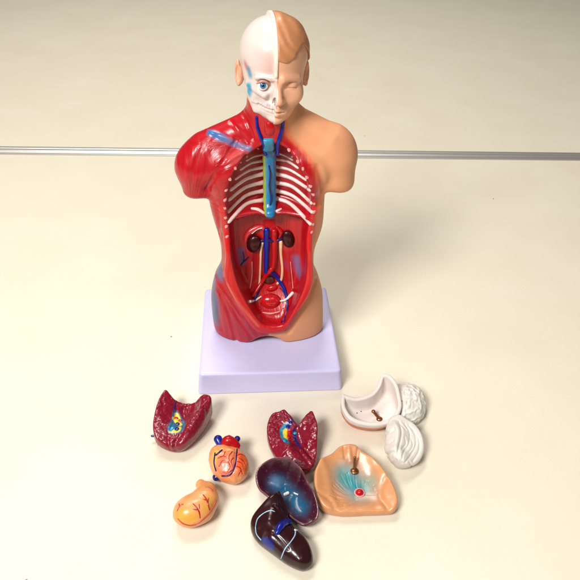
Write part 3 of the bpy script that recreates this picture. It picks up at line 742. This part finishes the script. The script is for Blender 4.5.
p = strokes(f, [([(286, 426), (282.5, 431), (284, 438), (287, 442)], .22, .07, (28, 130, 160), 1), ([(284.5, 431), (285, 437)], .12, .06, (228, 210, 60), 1), ([(286, 430), (287.5, 438)], .13, .05, (228, 205, 60), 1), ([(289, 431), (289, 438)], .16, .06, (190, 16, 24), 1),
   ([(291, 421), (288, 426)], .18, .06, (20, 34, 120), 1), ([(294, 430), (296, 440), (301, 448)], .12, .06, (22, 30, 100), 1), ([(284, 411), (291, 419), (298, 428)], .06, .04, (110, 30, 70), .8)], v, LUNG)
wpart('lobe', (v, q), M_lung, t, o, paint=p.c)
for u, w, mm in ((291, 422, M_navy), (288, 427, M_blue), (289.5, 432, M_red), (288.5, 437, M_red), (295, 433, M_cyan), (294.5, 439, M_navy), (284.5, 441, M_cyan)):
    a = trace(f, u, w, False); wpart('bronchus_dot', sphere(a, (.15, .15, .06), 14, 10), mm, t, o)

# --- heart
hc = W(229, 463, 1.1)
def f_heart(x, y, z):
    X, Y = rot2(x, y, hc, .25)
    f = ell(X, Y, z, (0, .0, 1.0), (1.33, 1.3, 1.05))
    f = smin(f, ell(X, Y, z, (.3, -.6, .92), (.98, .92, .9)), .4)
    f = smin(f, ell(X, Y, z, (-.5, .75, 1.15), (.8, .75, .8)), .4)
    f = f+.045*vn(x, y, z, 2.4, 4)+.02*vn(x, y, z, 5, 2)
    return smax(f, -z, .12)
f_heart = groovefield(f_heart, [([(236, 449), (235.5, 461), (233, 470), (229, 476)], .1, .09), ([(216, 455), (215, 466), (219, 474)], .08, .09), ([(222, 450), (230, 450), (238, 452)], .07, .1)])
v, q = nets(f_heart, (hc[0]-2.2, hc[1]-2.4, -.1), (hc[0]+2.2, hc[1]+2.4, 2.6), .05)
t = empty('heart', 'small orange heart with blue and red vessel stubs, lying between the two crimson lungs', 'heart model', (hc[0], hc[1], 0), 0, GR); o = Z([hc[0], hc[1], 0])
p = strokes(f_heart, [([(224, 460), (225, 468), (229, 466)], .6, .5, (222, 112, 88), .9), ([(241, 456), (242, 466)], .45, .4, (230, 86, 26), .95), ([(229, 444), (236, 447)], .25, .2, (206, 60, 50), .7), ([(216, 452), (213.5, 466)], .2, .2, (228, 176, 80), .8)], v, (228, 148, 92))
wpart('heart_body', (v, q), M_own, t, o, paint=p.c)
wpart('vessel_stub', tube([W(222, 447, 1.5), W(219.5, 442.5, 1.75), W(218, 439, 1.85)], [.3, .28, .32], 16), M_blue, t, o)
wpart('vessel_stub', tube(catmull([W(222, 445.5, 1.55), W(229, 440.5, 1.9), W(237, 446, 1.5)], 5), [.28, .4, .28], 16), M_red, t, o)
wpart('vessel_stub', tube([W(234, 444, 1.5), W(237.5, 438.5, 1.75)], [.25, .22], 14), M_navy, t, o)
wpart('vessel_stub', tube([W(221, 474, .75), W(216, 477.5, .6)], [.3, .27], 14), M_navy, t, o)
for pl, rr in (([(237, 449), (236, 460), (234, 468), (230, 475), (222, 476)], .055), ([(215, 453), (214, 463), (216, 471)], .05), ([(222, 450), (216, 455)], .06)):
    wpart('coronary_vein', tube(wt(f_heart, pl, .025), rr, 8), M_navy, t, o)
for pl in ([(236, 466), (240, 468), (242, 474)], [(225, 452), (223, 456), (219, 458)], [(232, 470), (227, 473), (223, 472)], [(233, 458), (231, 461), (232, 466)], [(239, 458), (243, 461), (245, 466)], [(236, 456), (241, 454), (245, 456)], [(236, 461), (241, 463), (243, 469)], [(218, 458), (222, 456), (226, 457)], [(219, 466), (222, 461), (225, 460)], [(228, 462), (230, 467), (227, 472)], [(232, 452), (229, 456), (229, 461)], [(240, 471), (238, 476)]):
    wpart('coronary_artery', tube(wt(f_heart, pl, .012), [.045, .03, .02], 6), M_vein, t, o)

# --- stomach
sa, sb, sc, sd = W(193, 510, 1.0), W(205, 500, 1.0), W(207, 491, .95), W(201, 484.5, .95)
def f_stom(x, y, z):
    f = ell(*(rot2(x, y, sa, .5)+(z,)), (0, 0, 1.0), (1.36, 1.1, .98))
    f = smin(f, cap(x, y, z, (sa[0]+.5, sa[1]+.2, 1.), (sb[0], sb[1], 1.0), .95, .92), .3)
    f = smin(f, cap(x, y, z, (sb[0], sb[1], 1.), (sc[0], sc[1], .95), .85, .62), .3)
    f = smin(f, cap(x, y, z, (sc[0], sc[1], .95), (sd[0], sd[1], .9), .52, .38), .25)
    return smax(f+.02*vn(x, y, z, 2, 8), -z, .12)
cs = W(197, 503, 0)
v, q = nets(f_stom, (cs[0]-3, cs[1]-3, -.1), (cs[0]+3, cs[1]+3, 2.4), .05)
t = empty('stomach', 'small yellow orange stomach with red branching veins, in front of the heart', 'stomach model', (cs[0], cs[1], 0), 0, GR); o = Z([cs[0], cs[1], 0])
p = strokes(f_stom, [([(183, 516), (190, 518)], .55, .5, (222, 158, 60), .9), ([(208, 501), (207, 506)], .4, .4, (218, 158, 60), .8), ([(190, 503), (197, 495)], .4, .4, (230, 160, 110), .6)], v, (224, 150, 92))
wpart('stomach_body', (v, q), M_own, t, o, paint=p.c)
for pl, rr in (([(177, 511), (179.5, 506.5), (183, 504)], .045), ([(179.5, 507), (179, 503.5)], .035), ([(193, 503.5), (196, 507), (199, 512), (200, 518)], .045), ([(193, 509), (197, 510)], .035), ([(199.5, 509), (199, 504)], .03), ([(203, 494.5), (206, 499), (208, 505), (209.5, 510)], .045), ([(203, 499), (206.5, 500.5)], .03), ([(207.5, 503), (208.5, 498)], .03), ([(205.5, 487), (209, 488), (213, 491)], .035)):
    wpart('vein', tube(wt(f_stom, pl, 0.01), [rr*.6, rr*1.2, rr*.7], 8), M_vein, t, o)
wpart('seam_line', tube(wt(f_stom, [(178, 519), (184, 524), (193, 525), (202, 520), (211, 511), (216, 501)], 0.), .05, 8), mat('seam_paint', (190, 60, 44), .4, .3, HAND, var=.15), t, o)

# --- purple dish and dark liver
out = [(279, 490, 2.1), (284, 496, 1.9), (289, 506, 1.7), (291, 519, 1.3), (296, 528, 1.3), (304, 535, 1.2), (309.5, 545, .9), (313, 560, .5), (311, 569.5, .2), (302, 573, .2), (287, 567, .2), (271.5, 556, .2), (257.5, 544.5, .3), (251, 531, .7), (252, 518, 1.1), (263, 504, 1.6), (272, 495.5, 1.9)]
hts = [(279, 492, 2.15), (274, 500, 2.1), (267, 507, 1.9), (259, 517, 1.6), (258, 530, 1.35), (268, 520, 1.95), (278, 508, 1.9), (284, 507, 1.45), (282, 520, 1.55), (287.5, 513, 1.3), (277, 528, 1.85), (268, 536, 1.6), (276, 545, 1.45), (290, 526, 1.5), (288, 538, 1.7), (296, 534, 1.45), (298, 546, 1.45), (288, 555, 1.2), (300, 562, 1.2), (308, 560, 1.1), (303, 569, .8), (288, 562, .85), (262, 537, 1.1)]
f, dP, HH, lo, hi = relief(out, hts, under=.2, zb=.8, k=.32)
f = groovefield(f, [([(280, 495), (282.5, 503), (286, 512)], .3, .2), ([(275, 506), (281, 514), (286, 519), (292, 527)], .16, .12), ([(273, 532), (281, 540), (288, 549)], .05, .1), ([(283, 506), (289, 516), (294, 526)], .1, .12), ([(279, 491), (277, 500), (275, 508)], -.08, .1)])
f_liver, lo_l, hi_l = f, lo, hi
out = [(255.5, 477, 1.2), (260.5, 467.5, 1.6), (272, 463.5, 1.8), (287, 466, 1.8), (300, 474.5, 1.7), (311, 489.5, 1.5), (317.5, 505, 1.2), (318.7, 519, .7), (313.5, 527.5, .4), (303, 531, .3), (290, 523, .3), (276, 508, .4), (265, 499, .5), (258, 490, .8)]
hts = [(258, 478, 1.35), (263, 468, 1.75), (273, 465, 2.0), (287, 467.5, 2.05), (300, 477, 1.95), (310, 491, 1.7), (316, 506, 1.4), (316, 519, 1.05), (305, 528, .95), (290, 519, .95), (276, 505, 1.0), (266, 495, 1.05), (268, 480, .95), (280, 484, .8), (292, 497, .7), (303, 511, .7), (286, 478, 1.0), (300, 492, .9)]
f, dP, HH, lo, hi = relief(out, hts, under=.7, zb=1.1, k=.2)
c = W(287, 497, 0); o = Z([c[0], c[1], 0])
t = empty('diaphragm_dish', 'glossy purple oval dish with a blue centre, behind the dark liver', 'organ piece', (c[0], c[1], 0), 0, GR)
f0_ = f; f = lambda x, y, z: smax(f0_(x, y, z), -(f_liver(x, y, z)-.02), .03)
v, q = nets(f, lo, hi, .04)
p = strokes(f, [([(277, 483), (288, 493), (301, 508)], .5, .62, (18, 92, 128), .95), ([(275, 480), (280, 482)], .2, .35, (110, 140, 180), .6)], v, (58, 16, 34))
sp_ = vn(*v.T, 9, 3); p.mix(sst(.55, .8, sp_)*.35, (150, 70, 90))
p.mix(sst(-.16, -.04, dP(v[:, 0], v[:, 1]))*.5*(v[:, 2] > .8), (140, 84, 92))
wpart('dish_shell', (v, q), M_liver, t, o, paint=p.c)
a = trace(f, 285, 494.5, False); wpart('peg', tube([a, a+Z([.2, .05, .12])], .12, 12), M_white, t, o)
fdish = f
f, lo, hi = f_liver, lo_l, hi_l
c = W(283, 535, 0); o = Z([c[0], c[1], 0])
t = empty('liver', 'dark brown liver crossed by pale blue lines, leaning on the purple dish', 'liver model', (c[0], c[1], 0), 0, GR)
v, q = nets(f, lo, hi, .05)
p = strokes(f, [([(268, 544.5)], .42, .12, (8, 26, 112), 1), ([(264, 541), (270, 547)], .28, .1, (8, 26, 112), 1)], v, (44, 12, 16))
wpart('liver_body', (v, q), M_liver, t, o, paint=p.c)
wpart('gall_bladder', tube(wt(f, [(277, 533), (280, 527), (284.5, 523), (289, 522)], .05), [.14, .26, .24, .18], 16), M_blue, t, o)
wpart('bile_duct', tube(catmull(list(wt(f, [(289, 516), (294, 513), (297, 517)], .08, 2)), 3), [.14, .12, .1], 12), mat('dark_green_paint', (10, 50, 38), .2, .7), t, o)
wpart('ligament_line', tube(wt(f, [(255.5, 527), (257.5, 519), (264, 513), (270.5, 510.5), (274.5, 511.5)], 0.), [.02, .04, .03, .042, .03], 8), M_lblue, t, o)
wpart('ligament_line', tube(wt(f, [(281, 558.5), (285, 549), (291, 541.5), (295, 535), (295.5, 529)], 0.), [.03, .045, .035, .05, .04], 8), M_lblue, t, o)
wpart('ligament_line', tube(wt(f, [(255.5, 527), (256.5, 534), (261, 540)], 0.), .035, 8), M_lblue, t, o)
wpart('ligament_line', tube(wt(f, [(295, 530), (299, 530.5), (303, 531.5)], 0.02), .07, 8), M_white, t, o)

# --- chest cover plate
out = [(341, 446.5, 1.5), (354, 445.5, 1.6), (361, 451.5, 1.4), (373, 459, 1.4), (383.5, 471, 1.2), (393, 487, .9), (397.5, 504, .5), (393, 514.5, .25), (380, 516.5, .2), (365, 517, .2), (350, 517.8, .2), (337.5, 517.5, .2), (324, 513, .3), (315.5, 498, .7), (314, 476, 1.2), (318, 464, 1.5), (323, 457.5, 1.6), (332, 453, 1.5)]
hts = [(341, 448, 1.65), (353, 447, 1.75), (347, 453, 1.55), (360, 454, 1.5), (373, 461, 1.5), (383, 473, 1.35), (392, 489, 1.15), (395, 504, .95), (389, 511, .85), (365, 512, .85), (340, 512, .9), (324, 507, 1.1), (318, 492, 1.3), (317, 476, 1.45), (323, 462, 1.6), (333, 455, 1.55), (330, 480, 1.0), (342, 470, .95), (355, 470, .9), (370, 475, .85), (352, 490, .65), (366, 492, .6), (338, 496, .75), (380, 493, .75), (356, 502, .65), (345, 460, 1.35), (375, 503, .7), (355, 458, 1.3)]
f, dP, HH, lo, hi = relief(out, hts, under=.22, zb=.6, k=.24, extra=lambda x, y, z: .03*vn(x, y, z, 1.6, 6))
gl = [([(322, 460), (327, 472), (329, 488), (334, 504)], -.05, .3), ([(334, 505), (356, 507), (380, 506)], -.03, .3), ([(373, 462), (380, 478), (384, 498)], -.04, .3), ([(344, 448), (345, 458)], .09, .1), ([(358, 449), (357, 458)], .1, .1), ([(349, 449), (351, 461)], -.1, .14), ([(318, 492), (330, 500), (336, 512)], .07, .2), ([(386, 478), (380, 494), (388, 508)], .08, .2)]
for k in range(26):
    a = math.radians(100+k*5.1); r1 = 21+3*math.sin(k*2.3); cxx, cyy = 360, 497
    q0 = (cxx+5*math.cos(a), cyy-5*math.sin(a)); q2 = (cxx+r1*1.25*math.cos(a), cyy-r1*math.sin(a)-4)
    gl.append(([q0, ((q0[0]+q2[0])/2-1.5, (q0[1]+q2[1])/2+2), q2], .04+.02*math.sin(k*5.3), .038))
for k in range(11):
    a = math.radians(2+k*8.5); r1 = 14+2*math.sin(k*1.9); cxx, cyy = 361, 495
    gl.append(([(cxx+4*math.cos(a), cyy-4*math.sin(a)), (cxx+r1*math.cos(a), cyy-r1*math.sin(a))], .04, .05))
f = groovefield(f, gl)
c = W(356, 488, 0); o = Z([c[0], c[1], 0])
t = empty('chest_cover', 'peach chest cover lying inside up with a turquoise patch and a metal pin', 'model cover', (c[0], c[1], 0), 0, GR)
v, q = nets(f, lo, hi, .042)
p = strokes(f, [([(348, 480), (358, 489)], .9, 1.0, (16, 136, 156), 1), ([(346, 478), (342, 474)], .5, .7, (90, 160, 150), .6), ([(366, 484), (372, 480)], .4, .6, (120, 170, 150), .5), ([(325, 470), (332, 490)], .5, .6, (196, 142, 100), .5), ([(361, 496), (372, 497)], .2, .35, (236, 206, 180), .7)], v, (208, 144, 96))
wpart('cover_shell', (v, q), M_plate, t, o, paint=p.c)
a = trace(f, 354.5, 471.5, False); b = W(354.8, 457.5, a[2]+.95)
b = a+(W(354.8, 457.5, a[2]+.95)-a); pin = wpart('pin', tube([a-Z([0, 0, .1]), b], [.11, .1], 14), M_brass, t, o)
wpart('washer', sphere(a+Z([0, 0, .06]), (.3, .3, .13), 20, 10), M_brass, pin, o)
a = trace(f, 359.5, 493, False); wpart('red_stud', sphere(a+Z([0, 0, .05]), (.27, .25, .24), 20, 14), M_red, t, o)
wpart('stud_ring', tube(catmull([a+Z([.33*math.cos(k*.7), .31*math.sin(k*.7), .03]) for k in range(10)], 3), .06, 8), M_dot, t, o)

# --- skull cap half
out = [(342.5, 394, 2.3), (350, 396, 2.2), (358, 396.5, 2.2), (370, 393, 2.3), (377, 386, 2.5), (380.5, 376.5, 2.8), (385, 374.5, 2.9), (391, 377, 2.8), (397.5, 386, 2.5), (401, 398, 2.2), (401, 411, 1.5), (396, 423, .9), (386, 432, .5), (373, 435.5, .35), (358, 433.5, .4), (347.5, 426, .8), (342, 414, 1.4), (341, 403, 2.0)]
rim_ = [(343.5, 395, 2.3), (358, 397, 2.15), (371, 393, 2.3), (378, 385, 2.6), (383, 376, 2.95), (390, 378, 2.9), (397, 387, 2.6), (400.5, 399, 2.2), (399, 410, 1.85), (392, 418.5, 1.6), (384, 424, 1.5), (372, 427, 1.45), (359, 425, 1.5), (348, 421, 1.65), (343, 412, 1.9), (342, 402, 2.15), (370, 408, 2.0)]
pts_fl = [(W(u, w, zz)[0], W(u, w, zz)[1], zz) for u, w, zz in [(345, 400, 1.6), (350, 415, 1.0), (365, 418, .75), (380, 415, .85), (392, 405, 1.1), (390, 388, 1.5), (370, 402, .75), (358, 404, .9), (381, 395, 1.0)]]
cpts = np.array([W(u, w, 1.5)[:2] for u, w, _ in out])
_ft = tps(pts_fl)
flt = Tab(lambda x, y: np.clip(_ft(x, y), .5, 3), cpts[:, 0].min()-2, cpts[:, 0].max()+2, cpts[:, 1].min()-2, cpts[:, 1].max()+2, .05)
f, dP, HH, lo, hi = relief(out, rim_, under=.8, zb=1.6, k=.12, hollow=(.30, flt))
dcap = dP
c = W(371, 415, 0); o = Z([c[0], c[1], 0])
t = empty('skull_cap', 'hollow half skull cap, white inside and peach outside, with a metal pin', 'skull piece', (c[0], c[1], 0), 0, GR)
v, q = nets(f, lo, hi, .05)
hr = HH(v[:, 0], v[:, 1]); d2 = dP(v[:, 0], v[:, 1])
p = Paint(v, (226, 215, 209)); p.mix(sst(-.35, -.6, v[:, 2]-hr)*sst(-.2, -.1, d2+.8*np.clip(1-v[:, 2]/1.6, 0, 1)**2), (206, 122, 74))
wpart('cap_shell', (v, q), M_plast, t, o, paint=p.c)
a = trace(f, 379.5, 419, False); b = a+(W(373.5, 411.5, a[2]+.55)-a); pin = wpart('pin', tube([a, b], [.13, .12], 14), M_brass, t, o)
wpart('washer', sphere(a, (.26, .24, .16), 18, 10), M_brass, pin, o)
wpart('pin_tip', sphere(b, (.17, .17, .14), 16, 10), M_brass, pin, o)
for u, w in ((357, 413), (361, 411.3), (372, 412)):
    a = trace(f, u, w, False); wpart('fleck', sphere(a, (.06, .05, .03), 8, 6), M_kid, t, o)
# --- domed brain half
bc = W(406, 402, .9)
def f_b1(x, y, z):
    X, Y = rot2(x, y, bc, -.25)
    f = ell(X, Y, z, (0, 0, .55), (1.55, 1.95, 1.35))
    n = 1-np.abs(vn(x, y, z, 2.3, 7)); f = f-.12*n**3+.04*vn(x, y, z, 6, 1)
    return smax(smax(f, .02-dcap(x, y), .04), -z, .1)
v, q = nets(f_b1, (bc[0]-2.2, bc[1]-2.5, -.1), (bc[0]+2.2, bc[1]+2.5, 2.3), .05)
p = Paint(v, (222, 216, 209))
t = empty('brain_half', 'white domed brain half with bumpy folds tucked behind the skull cap', 'brain piece', (bc[0], bc[1], 0), 0, GR)
wpart('brain_folds', (v, q), M_plast, t, Z([bc[0], bc[1], 0]), paint=p.c)
# --- cut brain half
out = [(390, 416.5, 1.9), (398.6, 414.5, 1.9), (405.5, 418.5, 1.8), (416.6, 426.5, 1.6), (423, 439, 1.2), (423.5, 454, .7), (417.5, 467, .3), (405, 472.5, .2), (394, 470.5, .25), (386.5, 460.5, .4), (383.5, 449, .7), (385.5, 438, 1.1), (386, 427, 1.6)]
hts = [(392, 418, 1.9), (400, 417, 2.0), (394, 426, 2.1), (396, 437, 2.0), (392, 450, 1.75), (396, 460, 1.55), (405, 468, 1.2), (388, 438, 1.5), (386, 450, 1.2), (390, 463, .9), (405, 424, 1.9), (410, 437, 1.55), (412, 450, 1.35), (414, 462, 1.05), (420, 442, 1.35), (420, 454, 1.1), (416, 430, 1.65), (389, 424, 1.75), (403, 447, 1.6)]
f, dP, HH, lo, hi = relief(out, hts, under=.5, zb=1.1, k=.22, extra=lambda x, y, z: .02*vn(x, y, z, 3, 4))
gl = [([(399, 421), (402, 432), (400, 444), (398, 454), (402, 463)], .1, .08), ([(405, 424), (410, 433), (409, 444), (404, 452), (402, 460)], .1, .06), ([(409, 425), (415, 434), (416, 445), (411, 455), (405, 463)], .1, .06), ([(413, 429), (419, 440), (419, 451), (413, 461)], .08, .06), ([(405, 437), (406, 444), (402, 449)], .08, .06), ([(401, 424), (406, 430)], .08, .06), ([(411, 438), (413, 446), (409, 452)], .06, .05),
      ([(384, 444), (389, 443), (393, 440)], .12, .1), ([(385, 456), (390, 453), (394, 452)], .12, .1), ([(386, 433), (391, 432), (394, 429)], .12, .1), ([(392, 466), (396, 460)], .1, .1), ([(394, 422), (398, 432), (396, 444), (394, 456)], -.08, .14), ([(412, 467), (409, 461)], .06, .06)]
f = groovefield(f, gl)
c = W(403, 448, 0); o = Z([c[0], c[1], 0])
t = empty('brain_half', 'white cut brain half showing curved grooves, right of the peach chest cover', 'brain piece', (c[0], c[1], 0), 0, GR)
v, q = nets(f, lo, hi, .045)
wpart('brain_section', (v, q), M_plast, t, o, paint=Paint(v, (222, 215, 208)).c)

# ================================================================== SETTING
def table_mat():
    m = bpy.data.materials.new('laminate'); m.use_nodes = True; N = m.node_tree.nodes; L = m.node_tree.links; b = N['Principled BSDF']
    b.inputs['Roughness'].default_value = .5; b.inputs['Specular IOR Level'].default_value = .4
    tc = N.new('ShaderNodeTexCoord'); mp = N.new('ShaderNodeMapping'); mp.inputs['Scale'].default_value = (100, 100, 100); L.new(tc.outputs['Object'], mp.inputs[0])
    n1 = N.new('ShaderNodeTexNoise'); n1.inputs['Scale'].default_value = .12; n1.inputs['Detail'].default_value = 6; L.new(mp.outputs[0], n1.inputs['Vector'])
    r1 = N.new('ShaderNodeValToRGB'); r1.color_ramp.elements[0].position = .3; r1.color_ramp.elements[1].position = .75
    r1.color_ramp.elements[0].color = (*srgb((221, 213, 194)), 1); r1.color_ramp.elements[1].color = (*srgb((226, 219, 202)), 1); L.new(n1.outputs['Fac'], r1.inputs[0])
    # a few scattered specks of dirt
    vo = N.new('ShaderNodeTexVoronoi'); vo.inputs['Scale'].default_value = .17; L.new(mp.outputs[0], vo.inputs['Vector'])
    n2 = N.new('ShaderNodeTexNoise'); n2.inputs['Scale'].default_value = 8; L.new(mp.outputs[0], n2.inputs['Vector'])
    ad = N.new('ShaderNodeMath'); ad.operation = 'MULTIPLY_ADD'; ad.inputs[1].default_value = .03; L.new(n2.outputs['Fac'], ad.inputs[0]); L.new(vo.outputs['Distance'], ad.inputs[2])
    lt = N.new('ShaderNodeMapRange'); lt.inputs['From Min'].default_value = .027; lt.inputs['From Max'].default_value = .035; lt.inputs['To Min'].default_value = .8; lt.inputs['To Max'].default_value = 0
    L.new(ad.outputs[0], lt.inputs['Value'])
    mx = N.new('ShaderNodeMix'); mx.data_type = 'RGBA'; L.new(lt.outputs[0], mx.inputs[0]); L.new(r1.outputs[0], mx.inputs[6]); mx.inputs[7].default_value = (*srgb((90, 80, 66)), 1)
    L.new(mx.outputs[2], b.inputs['Base Color'])
    n4 = N.new('ShaderNodeTexNoise'); n4.inputs['Scale'].default_value = 9; n4.inputs['Detail'].default_value = 3; L.new(mp.outputs[0], n4.inputs['Vector'])
    m4 = N.new('ShaderNodeMapRange'); m4.inputs['From Min'].default_value = .3; m4.inputs['From Max'].default_value = .7; m4.inputs['To Min'].default_value = .965; m4.inputs['To Max'].default_value = 1.035; L.new(n4.outputs['Fac'], m4.inputs['Value'])
    h4 = N.new('ShaderNodeHueSaturation'); L.new(m4.outputs[0], h4.inputs['Value']); L.new(mx.outputs[2], h4.inputs['Color']); L.new(h4.outputs[0], b.inputs['Base Color'])
    n3 = N.new('ShaderNodeTexNoise'); n3.inputs['Scale'].default_value = 14; n3.inputs['Detail'].default_value = 4; L.new(mp.outputs[0], n3.inputs['Vector'])
    bp = N.new('ShaderNodeBump'); bp.inputs['Strength'].default_value = .12; bp.inputs['Distance'].default_value = .0001; L.new(n3.outputs['Fac'], bp.inputs['Height']); L.new(bp.outputs[0], b.inputs['Normal'])
    return m
M_tab = table_mat()
def box(name, x0, x1, y0, y1, z0, z1, m):
    v = [(a, b, c) for a in (x0, x1) for b in (y0, y1) for c in (z0, z1)]
    return mesh(name, v, [[0, 1, 3, 2], [4, 6, 7, 5], [0, 4, 5, 1], [2, 3, 7, 6], [0, 2, 6, 4], [1, 5, 7, 3]], m, smooth=False)
_e0, _e1 = W(141, 152.4)[:2], W(438, 155.6)[:2]
EA = math.atan2(_e1[1]-_e0[1], _e1[0]-_e0[0]); EM = (_e0+_e1)/2
YS0, YS1 = W(290, 157.6)[1]-W(290, 153.8)[1], W(290, 149.9)[1]-W(290, 153.8)[1]
a = box('tabletop', -150, 150, -110, YS0, -3, 0, M_tab); a['kind'] = 'structure'
a = box('far_tabletop', -150, 150, YS1, 290, -3, -.05, M_tab); a['kind'] = 'structure'
# aluminium edging between the two tops: a drawn profile with two lips and a rounded middle
w = YS1-YS0; pr = [(0, -.5), (0, .12), (.1*w, .16), (.2*w, .12), (.22*w, -.02), (.27*w, -.02), (.3*w, .14), (.42*w, .26), (.55*w, .27), (.68*w, .16), (.71*w, -.03), (.78*w, -.03), (.81*w, .1), (.9*w, .13), (w, .1), (w, -.5)]
v = [(xx, YS0+a_, b_) for xx in (-150, 150) for a_, b_ in pr]; n = len(pr)
q = [[i, (i+1) % n, n+(i+1) % n, n+i] for i in range(n)]+[list(range(n))[::-1], list(range(n, 2*n))]
M_alu = mat('brushed_aluminium', (206, 204, 200), .45, 0, [(6, .15, .01, 2)], metal=.85)
a = mesh('metal_edging', v, q, M_alu, smooth=False)
for o_ in (a, bpy.data.objects['tabletop'], bpy.data.objects['far_tabletop']):
    o_.location = (EM[0]*S, EM[1]*S, 0); o_.rotation_euler = (0, 0, EA)
a['label'] = 'thin brushed aluminium edging strip running across behind the torso model'; a['category'] = 'edging strip'

# ================================================================== LIGHT AND CAMERA
w = bpy.data.worlds.new('World'); scene.world = w; w.use_nodes = True
bg = w.node_tree.nodes['Background']; bg.inputs[0].default_value = (1.0, .95, .87, 1); bg.inputs[1].default_value = .16
def area(name, loc, to, size, power, col):
    l = bpy.data.lights.new(name, 'AREA'); l.shape = 'RECTANGLE'; l.size, l.size_y = size[0]*S, size[1]*S; l.energy = power; l.color = col
    o = bpy.data.objects.new(name, l); scene.collection.objects.link(o); o.location = [c*S for c in loc]
    d = Vector(to)-Vector(loc); o.rotation_euler = d.to_track_quat('-Z', 'Y').to_euler(); return o
area('ceiling_lamp', (-46, -74, 96), (0, 8, 5), (38, 30), 28, (1, .97, .93))
area('far_table_fill', (-30, 90, 170), (0, 60, 0), (100, 50), 36, (1, .96, .87))  # unseen fill light, added to brighten the far tabletop
area('front_fill', (40, -70, 130), (0, 0, 5), (70, 50), 4, (1, .97, .93))  # weak soft fill from the front right, added to lift the shadows
cam = bpy.data.cameras.new('camera'); co = bpy.data.objects.new('camera', cam); scene.collection.objects.link(co); scene.camera = co
cam.sensor_width = 36; cam.lens = F/580*36; cam.clip_start = .01; cam.clip_end = 50
R = Matrix(((_r[0], _u[0], -_f[0]), (_r[1], _u[1], -_f[1]), (_r[2], _u[2], -_f[2])))
co.matrix_world = Matrix.Translation(Vector(CAM*S)) @ R.to_4x4()
vs = scene.view_settings; vs.view_transform = 'Standard'; vs.look = 'None'; vs.exposure = -.64; vs.gamma = 1
scene.display_settings.display_device = 'sRGB'
